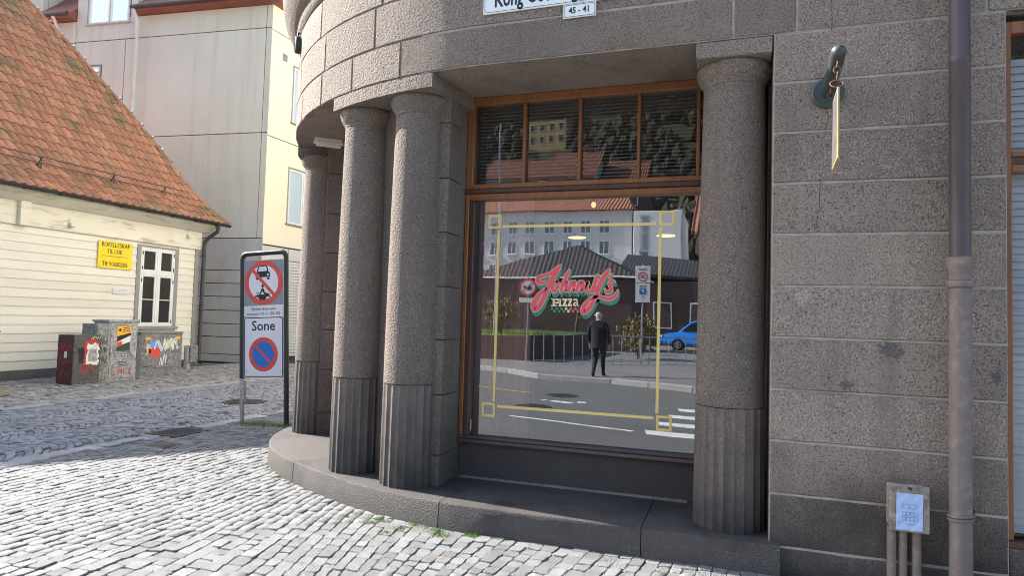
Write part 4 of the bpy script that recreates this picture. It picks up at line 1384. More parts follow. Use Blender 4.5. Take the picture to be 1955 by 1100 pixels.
F = lambda y: (lambda x, z: sgn(x, z, y))
p1 = zb(.03, .70, 1.668, 2.320, -.012, 'sign_grey', 'no_vehicles_panel')
CXs, CZs = .366, 1.995
mb = MB(); mb.mat('sign_white'); disc(mb, F(-.0135), CXs, CZs, .318, 48)
mb.mat('sign_red'); disc(mb, F(-.0145), CXs, CZs, .322, 48, .252)
a45 = lambda t, w: (CXs + t * .7071 + w * .7071, CZs - t * .7071 + w * .7071)
mb.mat('black')
g = F(-.0142)
K = .0031
cc = lambda x, y: (CXs - .02 + (x - 172) * K, CZs + (230 - y) * K)
# car seen from the front
poly2(mb, g, [cc(*p) for p in ((141, 182), (150, 150), (198, 148), (206, 178), (214, 184), (215, 204), (135, 206), (134, 188))])
poly2(mb, g, [cc(*p) for p in ((137, 207), (152, 207), (152, 216), (138, 216))])
poly2(mb, g, [cc(*p) for p in ((198, 206), (213, 206), (212, 216), (198, 216))])
mb.mat('sign_white'); g2 = F(-.0149)
poly2(mb, g2, [cc(*p) for p in ((149, 178), (155, 156), (193, 154), (199, 176))])
for x in (147, 203): disc(mb, g2, *cc(x, 193), .017, 14)
mb.mat('black'); g = F(-.0143)
# motorcycle with rider
for x in (142, 203):
    disc(mb, g, *cc(x, 306), .056, 24, .036); disc(mb, g, *cc(x, 306), .012, 10)
poly2(mb, F(-.0144), [cc(*p) for p in ((150, 288), (163, 270), (170, 254), (181, 258), (186, 276), (214, 283), (208, 293), (192, 299), (187, 312), (162, 314), (157, 300))])
stroke(mb, [(*cc(146, 286), .008), (*cc(142, 308), .006)], F(-.01445)); stroke(mb, [(*cc(150, 280), .006), (*cc(140, 276), .006)], F(-.0145))
disc(mb, F(-.01455), *cc(174, 246), .022, 14)
mb.mat('sign_white'); poly2(mb, F(-.0150), [cc(*p) for p in ((162, 284), (173, 270), (184, 285))])
mb.mat('sign_red'); poly2(mb, F(-.0156), [a45(-.275, -.024), a45(.275, -.024), a45(.275, .024), a45(-.275, .024)])
mb.build('no_vehicles_print', None, p1)
mb = MB(); mb.mat('black')
for x in (.06, .67):
    for z in (1.70, 2.22): disc(mb, F(-.0135), x, z, .006, 10)
mb.build('bolt', None, p1)
p2 = zb(.03, .70, 1.512, 1.662, -.012, 'sign_white', 'text_panel')
mb = MB(); mb.mat('ink')
put_text(mb, 'Gjelder ikke vare-', F(-.0135), .365, 1.617, .062, .006, .95)
put_text(mb, 'transport 06-11 (06-10)', F(-.0135), .365, 1.548, .062, .006, .95)
mb.build('text_print', None, p2)
p3 = zb(.025, .705, .635, 1.505, -.012, 'sign_white', 'zone_panel')
mb = MB(); mb.mat('black')


def rrect(mb, fn, x0, x1, z0, z1, r, w):
    pts = []
    for cx, cz, a0 in ((x1 - r, z1 - r, 0), (x0 + r, z1 - r, 90), (x0 + r, z0 + r, 180), (x1 - r, z0 + r, 270)):
        pts += [(cx + r * math.cos(R(a0 + 15 * k)), cz + r * math.sin(R(a0 + 15 * k)), cx + (r - w) * math.cos(R(a0 + 15 * k)), cz + (r - w) * math.sin(R(a0 + 15 * k))) for k in range(7)]
    n = len(pts)
    mb.add([fn(*q) for p in pts for q in (p[:2], p[2:])], [(2 * k, 2 * ((k + 1) % n), 2 * ((k + 1) % n) + 1, 2 * k + 1) for k in range(n)])


rrect(mb, F(-.0135), .033, .697, .643, 1.497, .028, .013)
put_text(mb, 'Sone', F(-.0135), .365, 1.368, .20, .012, 1.02)
for x in (.075, .655):
    for z in (.72, 1.47): disc(mb, F(-.0135), x, z, .006, 10)
mb.mat('sign_red'); disc(mb, F(-.0135), .365, .965, .245, 44)
mb.mat('sign_blue'); disc(mb, F(-.0145), .365, .965, .182, 44)
mb.mat('sign_red')
b45 = lambda t, w: (.365 + t * .7071 + w * .7071, .965 - t * .7071 + w * .7071)
poly2(mb, F(-.0152), [b45(-.20, -.018), b45(.20, -.018), b45(.20, .018), b45(-.20, .018)])
mb.build('zone_print', None, p3)
mb = MB(); mb.mat('steel')
for z in (1.75, 2.25, .75, 1.42):
    mb.tube([sgn(XL + .02, z, .01), sgn(XRR - .02, z, .01)], .008, 8)
mb.build('cross_rail', None, sg)

# ------------------------------------------------------------------ timber house with pantile roof
HX = -14.25
house = thing('timber_house', (HX, 9, 0), 'old cream weatherboard house with a steep red pantile roof', 'house')
HY0, HY1 = 2.45, 14.52
mb = MB(); mb.mat('clap_trim'); mb.box(-25.6, HX - .012, HY0, HY1, 0.10, 3.95); mb.build('wall', None, house)
mb = MB(); mb.mat('foundation'); mb.cbox(-25.6, HX + .03, HY0 - .02, HY1 + .02, -.05, .208, .01); mb.build('foundation', None, house)
WY0, WY1, WZ0, WZ1 = 12.50, 13.80, 1.10, 3.20
cache = {}


def board(y0, y1, z, h=.193):
    key = (round(y0, 2), round(y1, 2))
    if key not in cache:
        mb = MB(); mb.mat('clap'); n = max(2, int((y1 - y0) / 1.2))
        vs, fs = [], []
        for k in range(n + 1):
            y = y0 + (y1 - y0) * k / n - 9; w = random.gauss(0, .0022)
            vs += [(0, y, h + .012), (.006, y, h + .012), (.026, y, .003 + w), (.026, y, w), (.0, y, w)]
        for k in range(n):
            a, b = 5 * k, 5 * k + 5
            fs += [(a + j, b + j, b + (j + 1) % 5, a + (j + 1) % 5) for j in range(5)]
        fs += [(0, 1, 2, 3, 4), tuple(5 * n + j for j in (4, 3, 2, 1, 0))]
        fs = [f[::-1] for f in fs]
        mb.add(vs, fs)
        cache[key] = mb.build('clapboard'); o = cache[key]
    else:
        o = cache[key].copy(); COL.objects.link(o)
    o.parent = house
    o.location = Vector((HX - .011, 9, z)) - house.location
    return o


for k in range(16):
    z = 0.211 + 0.193 * k
    if z + .19 < WZ0 or z > WZ1:
        board(HY0, HY1 - .16, z)
    else:
        board(HY0, WY0, z); board(WY1, HY1 - .16, z)
mb = MB(); mb.mat('trim_grey'); mb.cbox(HX - .01, HX + .032, HY1 - .155, HY1 + .02, .21, 3.30, .004); mb.build('corner_board', None, house)
mb = MB(); mb.mat('clap_trim'); mb.cbox(HX - .01, HX + .045, HY0, HY1 + .03, 3.300, 3.800, .005); mb.build('frieze', None, house)
mb = MB(); mb.mat('clap_trim'); mb.cbox(HX - .01, HX + .062, HY0, HY1 + .05, 3.268, 3.299, .004); mb.build('frieze_moulding', None, house)
mb = MB(); mb.mat('clap_trim')
mb.extrude([(HX + .046, HY0 - .2, 3.76), (HX + .10, HY0 - .2, 3.77), (HX + .34, HY0 - .2, 3.93), (HX + .34, HY0 - .2, 3.99), (HX + .046, HY0 - .2, 4.05)], (0, HY1 - HY0 + .42, 0)); mb.build('eaves_board', None, house)
mb = MB(); mb.mat('clap_trim'); mb.cbox(HX + .046, HX + .15, 9.53, 9.745, 3.255, 3.765, .006); mb.build('console', None, house)
for y, z in ((10.69, 3.43), (14.04, 3.60)):
    mb = MB(); mb.mat('clap_trim'); mb.cbox(HX + .046, HX + .06, y - .04, y + .04, z - .02, z + .15, .003); mb.tube([(HX + .06, y, z), (HX + .13, y, z)], .045, 14); mb.cbox(HX + .07, HX + .15, y - .05, y + .05, z - .06, z + .03, .008); mb.build('lamp_fixture', None, house)  # small unlit lamp fixtures on the frieze
# window
mb = MB(); mb.mat('trim_grey')
mb.cbox(HX - .01, HX + .030, WY0, WY0 + .115, WZ0 + .03, WZ1, .004); mb.cbox(HX - .01, HX + .030, WY1 - .115, WY1, WZ0 + .03, WZ1, .004); mb.cbox(HX - .01, HX + .030, WY0 + .115, WY1 - .115, WZ1 - .05, WZ1, .004)
hw = mb.build('window', None, house)
mb = MB(); mb.mat('trim_grey'); mb.cbox(HX - .01, HX + .09, WY0 - .03, WY1 + .03, WZ0 - .05, WZ0 + .029, .006); mb.build('sill', None, hw)
mb = MB(); mb.mat('white_paint')
ya, yb, ym = WY0 + .116, WY1 - .116, (WY0 + WY1) / 2
za, zb_, zt = WZ0 + .03, WZ1 - .051, 2.49


def fr(y0, y1, z0, z1, d=.035): mb.cbox(HX - .005, HX + d, y0, y1, z0, z1, .004)


fr(ya, ya + .045, za, zb_, .02); fr(yb - .045, yb, za, zb_, .02); fr(ya + .045, yb - .045, zb_ - .04, zb_, .02); fr(ya + .045, yb - .045, za, za + .04, .02)
fr(ym - .035, ym + .035, za + .04, zb_ - .04, .028); fr(ya + .045, ym - .035, zt - .035, zt + .035, .028); fr(ym + .035, yb - .045, zt - .035, zt + .035, .028)
for y0, y1 in ((ya + .046, ym - .036), (ym + .036, yb - .046)):
    for z0, z1, bar in ((za + .041, zt - .036, True), (zt + .036, zb_ - .041, False)):
        w = .055
        fr(y0, y0 + w, z0, z1, .022); fr(y1 - w, y1, z0, z1, .022); fr(y0 + w, y1 - w, z0, z0 + w, .022); fr(y0 + w, y1 - w, z1 - w, z1, .022)
        if bar: fr(y0 + w, y1 - w, (z0 + z1) / 2 - .012, (z0 + z1) / 2 + .012, .018)
mb.build('sash', None, hw)
for y0, y1 in ((ya + .10, ym - .09), (ym + .09, yb - .10)):
    for z0, z1 in ((za + .095, (za + zt) / 2 - .012), ((za + zt) / 2 + .012, zt - .09), (zt + .09, zb_ - .095)):
        mb = MB(); mb.mat('glass_house'); mb.add([(HX - .001, y0, z0), (HX - .001, y1, z0), (HX - .001, y1, z1), (HX - .001, y0, z1)], [(0, 1, 2, 3)]); mb.build('pane', None, hw)
mb = MB(); mb.mat('iron_black')
for y in (ya + .046, yb - .046):
    for z in (1.25, 2.3, 2.62, 3.0): mb.cbox(HX + .02, HX + .040, y - .010, y + .010, z - .045, z + .045, .003)
mb.build('hinge', None, hw)
mb = MB(); mb.mat('interior_wall'); mb.box(HX - .0115, HX - .008, WY0, WY1, WZ0, WZ1); mb.build('dark_room', None, hw)

# roof: flared profile
PROF = [(0, 4.05), (.45, 4.42), (.9, 4.815), (1.2, 5.13), (1.5, 5.475), (6.0, 11.87)]
EX = -13.85
hu = [p[0] for p in PROF]; hz_ = [p[1] for p in PROF]
HIP = [(0, 15.02), (.78, 14.90), (1.54, 14.66), (2.07, 14.42), (2.7, 13.97), (3.74, 13.15), (4.64, 12.28), (6.0, 11.0)]


def hip_far(u_): return float(np.interp(u_, [p[0] for p in HIP], [p[1] for p in HIP]))


def hip_near(u_): return 2.0 + 9.0 * u_ / 6.0


def rz_(u_): return float(np.interp(u_, hu, hz_))


mb = MB(); mb.mat('roof_deck')
us = [0, .45, .78, .9, 1.2, 1.5, 2.07, 2.7, 3.74, 4.64, 6.0]
vs = []
for u_ in us: vs += [(EX - u_, hip_near(u_), rz_(u_) - .05), (EX - u_, hip_far(u_), rz_(u_) - .05)]
mb.add(vs, [(2 * i, 2 * i + 1, 2 * i + 3, 2 * i + 2) for i in range(len(us) - 1)])
mb.mat('roof_plain')
AP = (EX - 6.0, 11.0, 11.82)
BX = EX - 12.0
vs = [(EX - u_, hip_far(u_), rz_(u_) - .05) for u_ in us]
base = [(BX, 15.02, 4.0)]
mb.add(vs + base, [(i, i + 1, len(vs)) for i in range(len(us) - 1)])
vs = [(EX - u_, hip_near(u_), rz_(u_) - .05) for u_ in us]
mb.add(vs + [(BX, 2.0, 4.0)], [(i + 1, i, len(vs)) for i in range(len(us) - 1)])
mb.add([(BX, 15.02, 4.0), (BX, 2.0, 4.0), AP], [(0, 1, 2)])
roof = mb.build('roof', None, house)

# one pantile: S profile 0.215 wide, 0.40 long; local x across (along the eave), y up the slope
TW, TL, EXPO = .213, .41, .335


def pantile():
    vs, fs = [], []
    n = 10
    for row, (yy, zz) in enumerate(((0, .046), (TL * .5, .023), (TL, 0))):
        for k in range(n + 1):
            t = k / n
            h = .052 * (0.5 + 0.5 * math.sin(2 * math.pi * (t - .10))) ** 1.0
            vs.append(((t - .5) * (TW + .02), yy, zz + h))
    for r_ in range(2):
        for k in range(n):
            fs.append((r_ * (n + 1) + k, r_ * (n + 1) + k + 1, (r_ + 1) * (n + 1) + k + 1, (r_ + 1) * (n + 1) + k))
    b = len(vs)
    for k in range(n + 1):
        x, y, z = vs[k]; vs.append((x, .008, z - .046))
    for k in range(n): fs.append((b + k, b + k + 1, k + 1, k))
    return vs, fs


TV, TF = pantile()
tile_me = bpy.data.meshes.new('roof_tile'); tile_me.from_pydata(TV, [], TF); tile_me.materials.append(MATS['roof_tile']); tile_me.shade_smooth(); tile_me.set_sharp_from_angle(angle=R(50)); tile_me.update()
arcl = [0.0]
fine = np.linspace(0, 5.9, 600)
fz = [rz_(x) for x in fine]
cum = np.concatenate([[0], np.cumsum(np.hypot(np.diff(fine), np.diff(fz)))])
tiles = []
a_ = -.04; ci = 0
while a_ < cum[-1] - .2:
    u1 = float(np.interp(max(a_, 0), cum, fine)); u2 = float(np.interp(min(a_ + EXPO, cum[-1]), cum, fine))
    if a_ < 0: u1 = -.03
    z1 = rz_(max(u1, 0)) - (.025 if a_ < 0 else 0); z2 = rz_(u2)
    sl_ = Vector((-(u2 - u1), 0, z2 - z1)).normalized()
    nrm = Vector((sl_.z, 0, -sl_.x))
    ex = Vector((0, 1, 0))
    k = 0
    y = 7.9
    while y < hip_far(max(u1, 0)) + .1:
        m_ = Matrix((ex, sl_, ex.cross(sl_))).transposed().to_4x4()
        if m_.to_3x3().determinant() < 0: pass
        up = ex.cross(sl_)
        if up.z < 0:
            m_ = Matrix((-ex, sl_, (-ex).cross(sl_))).transposed().to_4x4(); up = -up
        loc = Vector((EX - u1, y + random.gauss(0, .003), z1)) + up * (-.012 + random.gauss(0, .002))
        m_ = Matrix.Translation(loc) @ m_ @ Matrix.Rotation(random.gauss(0, .008), 4, 'Z')
        if y > hip_near(max(u1, 0)) + .3: tiles.append((loc, m_, u1, y))
        y += TW
    a_ += EXPO; ci += 1


def clip_tile(m_, u1):
    """tile cut along the hip"""
    bm = bmesh.new(); bm.from_mesh(tile_me)
    bm.transform(m_)
    ya_, yb_ = hip_far(max(u1, 0)), hip_far(u1 + .25)
    d = Vector((-.25, yb_ - ya_, 0)).normalized(); nn = Vector((d.y, -d.x, 0))
    if nn.y < 0: nn = -nn
    g_ = bm.verts[:] + bm.edges[:] + bm.faces[:]
    bmesh.ops.bisect_plane(bm, geom=g_, plane_co=(EX - max(u1, 0), ya_, 0), plane_no=nn, clear_outer=True)
    if len(bm.faces) == 0:
        bm.free(); return None
    me = bpy.data.meshes.new('roof_tile'); bm.to_mesh(me); bm.free()
    me.materials.append(MATS['roof_tile']); me.shade_smooth(); me.set_sharp_from_angle(angle=R(50))
    return me


tiles.sort(key=lambda t: (0 if in_frame(t[0], 20) else 1, (t[0] - CAM).length))
rest_v, rest_f = [], []
made = 0
hl = -wloc(roof)
for loc, m_, u1, y in tiles:
    cut = y + TW / 2 > hip_far(max(u1, 0) + .22)
    if not in_frame(loc, 60): pass
    if made < 299:
        if cut:
            me = clip_tile(m_, u1)
            if me is None: continue
            o = bpy.data.objects.new('roof_tile', me); COL.objects.link(o); o.parent = roof; o.location = hl
        else:
            o = bpy.data.objects.new('roof_tile', tile_me); COL.objects.link(o); o.parent = roof
            o.matrix_local = Matrix.Translation(hl) @ m_
        made += 1
    else:
        if cut:
            me = clip_tile(m_, u1)
            if me is None: continue
            b = len(rest_v); rest_v += [tuple(v.co) for v in me.vertices]; rest_f += [tuple(i + b for i in p.vertices) for p in me.polygons]
        else:
            b = len(rest_v); rest_v += [tuple(m_ @ Vector(v)) for v in TV]; rest_f += [tuple(i + b for i in f) for f in TF]
mb = MB(); mb.mat('roof_tile'); mb.add(rest_v, rest_f)
o = mb.build('roof_tiles', None, roof, 50); o['kind'] = 'stuff'
# hip caps with clips
L_ = 0
pts = [Vector((EX - u_, hip_far(u_) + .01, rz_(u_) + .045)) for u_ in np.linspace(-.05, 5.9, 200)]
seg = []
acc = 0; last = pts[0]
for p in pts:
    if (p - last).length >= .40:
        seg.append((last, p)); last = p
for a, b in seg:
    mb = MB(); mb.mat('roof_tile')
    d = (b - a).normalized(); s_ = d.cross(Vector((0, 0, 1))).normalized(); upn = s_.cross(d)
    vs = []
    for p, r_ in ((a - d * .03, .098), (b, .080)):
        for k in range(9):
            t = math.pi * k / 8
            vs.append(p + s_ * (r_ * math.cos(t)) + upn * (r_ * math.sin(t) * .8 - .03))
    mb.add(vs, [(k, k + 1, 9 + k + 1, 9 + k) for k in range(8)] + [tuple(range(9))])
    hc = mb.build('hip_tile', None, roof, 50)
    if a.z > 5.4:
        mb = MB(); mb.mat('steel'); q = a + upn * .065
        mb.cbox(-.025, .025, -.025, .025, -.02, .03, .006, fn=lambda x, y, z: q + d * x + s_ * y + upn * z); mb.build('ridge_clip', None, hc)
# gutter and pipe
mb = MB(); mb.mat('iron_black')
vs = []
gp = [(.065 * math.cos(t), .065 * math.sin(t)) for t in np.linspace(math.pi, 2 * math.pi, 9)]
gp = gp + [(.075, .004)]
for y in (2.0, 15.12):
    for a, b in gp: vs.append((EX + .07 + a, y, 4.035 + b))
n = len(gp)
mb.add(vs, [(k, k + 1, n + k + 1, n + k) for k in range(n - 1)] + [tuple(range(n)), tuple(range(n, 2 * n))])
gt = mb.build('gutter', None, house, 40)
for y in np.arange(8.6, 15.0, .75):
    mb = MB(); mb.mat('iron_black'); mb.tube([(EX + .07 + 1.12 * a, y, 4.035 + 1.12 * b) for a, b in gp], .008, 6); mb.build('gutter_bracket', None, gt)
mb = MB(); mb.mat('iron_black')
mb.tube([(EX + .05, 14.72, 3.98), (EX + .03, 14.70, 3.80), (HX + .20, 14.63, 3.62), (HX + .13, 14.58, 3.50), (HX + .13, 14.56, 3.35), (HX + .13, 14.56, .25), (HX + .16, 14.54, .16), (HX + .26, 14.50, .12)], .052, 14)
dpz = mb.build('downpipe', None, house, 40)
for z in (3.1, 1.7, .5):
    mb = MB(); mb.mat('iron_black'); mb.tube([(HX + .02, 14.56, z), (HX + .13, 14.56, z)], .014, 8); mb.tube([(HX + .13, 14.56, z - .02), (HX + .13, 14.56, z + .02)], .060, 14); mb.build('pipe_clip', None, dpz)
# snow guard
gr = []
for y in (7.2, 8.6, 10.11, 11.89, 13.41):
    mb = MB(); mb.mat('iron_black')
    u_ = .62; bx, bz = EX - u_, rz_(u_)
    mb.tube([(bx - .12, y, bz + .13), (bx + .05, y, bz + .02), (bx + .06, y, bz + .28), (bx - .05, y, bz + .10)], .014, 6); mb.build('snow_guard_bracket', None, roof)
for dz in (.14, .27):
    mb = MB(); mb.mat('iron_black'); mb.tube([(EX - .56, 6.5, rz_(.62) + dz), (EX - .56, 14.0, rz_(.62) + dz)], .009, 6); mb.build('snow_guard_rail', None, roof)

# yellow banner and small white notice
bn = thing('yellow_banner', (HX + .03, 11.9, 2.5), 'yellow banner with black lettering pinned to the weatherboards', 'banner')
nx, nz = 14, 8
mb = MB(); mb.mat('banner')
BF = lambda y, z, o=0.0: (HX + .034 + o + .006 * math.sin(y * 9 + z * 4) + .004 * math.sin(z * 15 + y * 5), y, z - .018 * (y - 11.4) * 0)
vs = [BF(11.415 + .925 * i / nx, 2.520 + .655 * j / nz) for j in range(nz + 1) for i in range(nx + 1)]
mb.add(vs, [(j * (nx + 1) + i, j * (nx + 1) + i + 1, (j + 1) * (nx + 1) + i + 1, (j + 1) * (nx + 1) + i) for j in range(nz) for i in range(nx)])
sheet = mb.build('sheet', None, bn, 60)
mb = MB(); mb.mat('black')
FB = lambda y, z: BF(y, z, .004)
put_text(mb, 'BOFELLESKAP', FB, 11.88, 3.085, .150, .004, .83); put_text(mb, 'TIL LEIE', FB, 11.85, 2.930, .140, .004, .85)
put_text(mb, 'Tlf: 90600206', FB, 11.875, 2.625, .150, .004, .83)
mb.add([FB(11.52, 2.815), FB(12.22, 2.815), FB(12.22, 2.822), FB(11.52, 2.822)], [(0, 1, 2, 3)])
mb.build('printed_text', None, sheet)
mb = MB(); mb.mat('steel')
for y in (11.44, 12.31):
    for z in (2.55, 3.145): disc(mb, FB, y, z, .014, 10)
mb.build('eyelet', None, sheet)
mb = MB(); mb.mat('sign_white'); mb.cbox(HX + .026, HX + .031, 11.87, 12.33, 1.92, 2.06, .002); nt = mb.build('paper_notice')
tag(nt, 'small white notice on the weatherboards below the yellow banner', 'notice')
mb = MB(); mb.mat('plinth_blue')
for z in (2.02, 1.985, 1.95):
    x = 11.91
    while x < 12.27:
        w = random.uniform(.02, .05); mb.add([(HX + .0325, x, z), (HX + .0325, x + w, z), (HX + .0325, x + w, z + .012), (HX + .0325, x, z + .012)], [(0, 1, 2, 3)]); x += w + .015
mb.build('notice_print', None, nt)

# ------------------------------------------------------------------ street cabinets


def scribble(mb, fn, x0, x1, z0, z1, n, w):
    pts = []
    for k in range(n):
        pts.append((x0 + (x1 - x0) * (k + random.random()) / n, z0 + (z1 - z0) * ((k % 2) * .75 + random.random() * .35), w * random.uniform(.6, 1.2)))
    stroke(mb, pts, fn, n=5)


def ragged(mb, fn, x0, x1, z0, z1, j, n=7):
    P_ = [(x0 + (x1 - x0) * k / n, z0) for k in range(n)] + [(x1, z0 + (z1 - z0) * k / n) for k in range(n)] + [(x1 - (x1 - x0) * k / n, z1) for k in range(n)] + [(x0, z1 - (z1 - z0) * k / n) for k in range(n)]
    poly2(mb, fn, [(a + random.uniform(-j, j), b + random.uniform(-j, j)) for a, b in P_])


def cabinet(x0, x1, y0, y1, h, mat, label, side=None, plinth=.0, cap=.0, door=True):
    c = thing('street_cabinet', ((x0 + x1) / 2, (y0 + y1) / 2, 0), label, 'cabinet', 'utility cabinets along the timber house')
    mb = MB(); mb.mat(mat); mb.cbox(x0, x1, y0, y1, plinth - .03, h, .012)
    bd_ = mb.build('body', None, c)
    if side:
        mb = MB(); mb.mat(side); mb.box(x0 + .012, x1 - .012, y0 - .002, y0 - .0005, .02, h - .015); mb.build('toned_side', None, c)  # maroon is its own paint; blue-grey is shade put into the side's colour
    if cap:
        mb = MB(); mb.mat(mat); mb.cbox(x0 - cap, x1 + cap, y0 - cap, y1 + cap, h + .001, h + .055, .010); mb.build('lid', None, c)
    if plinth:
        mb = MB(); mb.mat('foundation'); mb.cbox(x0 + .01, x1 - .01, y0 + .01, y1 - .01, -.04, plinth - .031, .006); mb.build('plinth', None, c)
    return c, bd_, (lambda y, z: (x1 + .0025, y, z))


# low dark cabinet, red scrawl on its left side
c, b_, fn = cabinet(-12.90, -12.45, 9.60, 10.20, 1.015, 'cabinet_dark', 'low dark cabinet with a torn red and white poster, furthest left', 'cabinet_maroon')
mb = MB(); mb.mat('spray_red'); ragged(mb, fn, 9.82, 10.13, .42, .90, .02)
mb.mat('spray_white'); ragged(mb, lambda y, z: (-12.4462, y, z), 9.88, 10.14, .40, .84, .035)
mb.mat('cabinet_pale'); ragged(mb, lambda y, z: (-12.4450, y, z), 9.91, 10.10, .46, .72, .02)
mb.mat('black'); ragged(mb, lambda y, z: (-12.4472, y, z), 9.70, 9.82, .45, .76, .03)
mb.build('torn_poster', None, c)
mb = MB(); mb.mat('spray_red'); scribble(mb, lambda y, z: (-12.4440, y, z), 9.72, 10.08, .22, .42, 9, .008)
mb.build('graffiti', None, c)
mb = MB(); mb.mat('spray_red')
fs_ = lambda x, z: (x, 9.5955, z)
for z in (.15, .4, .65): scribble(mb, fs_, -12.86, -12.5, z, z + .16, 7, .010)
mb.mat('sign_white'); poly2(mb, lambda x, z: (x, 9.5945, z), [(-12.70, .55), (-12.62, .55), (-12.62, .68), (-12.70, .68)])
mb.build('graffiti', None, c)
mb = MB(); mb.mat('poster_cream'); scribble(mb, lambda y, z: (-12.4435, y, z), 9.95, 10.18, .92, .98, 8, .005)
mb.build('graffiti', None, c)
# tall pale cabinet in the middle
c, b_, fn = cabinet(-13.10, -12.66, 10.52, 11.25, 1.265, 'cabinet_pale', 'tall pale grey cabinet with an orange and black poster, under the notice', 'plinth_blue', cap=.025)
mb = MB(); mb.mat('cabinet_pale'); mb.cbox(-12.659, -12.648, 10.57, 11.20, .46, 1.245, .004); mb.cbox(-12.659, -12.648, 10.57, 11.20, .05, .45, .004); dd_ = mb.build('door', None, c)
mb = MB(); mb.mat('black')
for k in range(4): mb.add([(-12.6465, 10.77, .30 + k * .032), (-12.6465, 11.00, .30 + k * .032), (-12.6465, 11.00, .312 + k * .032), (-12.6465, 10.77, .312 + k * .032)], [(0, 1, 2, 3)])
mb.build('vent_slot', None, dd_)
G = lambda o: (lambda y, z: (-12.6465 + o, y, z))
mb = MB(); mb.mat('poster_orange'); poly2(mb, G(0), [(10.72, .96), (11.06, 1.04), (11.06, 1.18), (10.73, 1.17)])
mb.mat('black'); poly2(mb, G(.0002), [(10.72, .84), (11.06, .98), (11.06, 1.04), (10.72, .96)])
mb.mat('sign_white'); poly2(mb, G(0), [(10.72, .74), (11.05, .84), (11.06, .98), (10.72, .84)])
mb.mat('poster_green'); poly2(mb, G(.0002), [(10.72, .64), (11.05, .64), (11.05, .84), (10.72, .74)])
mb.mat('sign_red'); poly2(mb, G(.001), [(10.72, .73), (10.86, .77), (10.84, .86), (10.72, .83)])
mb.mat('black'); disc(mb, G(.001), 10.79, 1.10, .032, 16)
for z in (1.135, 1.095, 1.055): poly2(mb, G(.001), [(10.85, z - .008), (11.03, z + .02), (11.03, z + .036), (10.85, z + .008)])
mb.build('poster', None, dd_)
mb = MB(); mb.mat('spray_red')
for pts in ([(10.64, .27), (10.64, .14), (10.74, .14)], [(10.78, .14), (10.79, .26), (10.83, .18), (10.87, .26), (10.88, .14)], [(10.92, .26), (10.92, .14)], [(11.0, .26), (10.92, .20), (11.0, .14)], [(11.10, .25), (11.04, .23), (11.10, .18), (11.03, .14)]):
    stroke(mb, [(*p, .007) for p in pts], G(.0015), n=3)
mb.mat('black'); scribble(mb, G(.0014), 10.66, 10.9, 1.19, 1.235, 8, .005)
for z in (.52, .57, .60): scribble(mb, G(.0012), 10.64, 11.1, z, z + .025, 14, .004)
mb.build('graffiti', None, dd_)
# grey cabinet between, set back
c, b_, fn = cabinet(-13.05, -12.60, 10.215, 10.50, 1.235, 'cabinet', 'narrow grey cabinet squeezed behind the tall pale one', door=False)
mb = MB(); mb.mat('black'); mb.tube([(-12.60, 10.26, .98), (-12.57, 10.26, .98)], .025, 12); mb.build('knob', None, c)
mb = MB(); mb.mat('black')
for z in (.42, .62, .80): scribble(mb, fn, 10.25, 10.47, z, z + .14, 6, .008)
mb.build('graffiti', None, c)
mb = MB(); mb.mat('cabinet'); mb.cbox(-13.05, -12.78, 10.88, 11.02, .0, .01, .003) if False else None
# link panel behind the low cabinet carrying black tags
c, b_, fn = cabinet(-13.25, -12.80, 10.875, 10.515 + .0, 1.10, 'cabinet', 'x') if False else (None, None, None)
# right cabinet with white scrawl
c, b_, fn = cabinet(-13.30, -12.84, 11.52, 12.70, .985, 'cabinet', 'wide grey cabinet covered in white scrawls, under the house window', 'plinth_blue', cap=.012)
mb = MB(); mb.mat('cabinet'); mb.cbox(-12.839, -12.829, 11.57, 12.65, .20, .955, .004); dd_ = mb.build('door', None, c)
G2 = lambda o: (lambda y, z: (-12.8275 + o, y, z))
BT = lambda: mb.build('sticker', None, dd_)
mb = MB(); mb.mat('poster_cream'); ragged(mb, G2(0), 11.66, 11.86, .52, .76, .02); BT(); mb = MB()
mb.mat('sign_red'); ragged(mb, G2(.0004), 11.78, 12.02, .44, .68, .03)
BT(); mb = MB(); mb.mat('poster_sky'); ragged(mb, G2(.0008), 11.74, 12.00, .68, .82, .02)
BT(); mb = MB(); mb.mat('poster_lime'); ragged(mb, G2(.0004), 12.20, 12.44, .64, .86, .03)
BT(); mb = MB(); mb.mat('poster_orange'); poly2(mb, G2(.0004), [(11.62, .86), (11.75, .86), (11.75, .92), (11.62, .92)]); BT(); mb = MB(); mb.mat('poster_orange'); poly2(mb, G2(.0004), [(12.48, .86), (12.61, .86), (12.61, .92), (12.48, .92)])
BT(); mb = MB(); mb.mat('black'); scribble(mb, G2(.0010), 12.26, 12.38, .70, .80, 5, .008); BT(); mb = MB(); mb.mat('black'); ragged(mb, G2(.0006), 11.70, 11.78, .54, .64, .02); BT()
mb = MB(); mb.mat('spray_white')
for _ in range(3): scribble(mb, G2(.0016 + .0003 * _), 11.85, 12.58, .58, .88, 9, .012)
scribble(mb, G2(.0028), 12.02, 12.25, .22, .50, 6, .012)
mb.mat('black'); scribble(mb, G2(.0030), 12.5, 12.62, .68, .76, 5, .006); mb.build('graffiti', None, dd_)
mb = MB(); mb.mat('black'); scribble(mb, lambda x, z: (x, 11.5165, z), -13.1, -12.95, .3, .8, 12, .008)
mb.build('graffiti', None, c)
mb = MB(); mb.mat('black'); poly2(mb, G2(.001), [(11.60, .235), (11.82, .235), (11.82, .255), (11.60, .255)]); mb.build('type_plate', None, dd_)
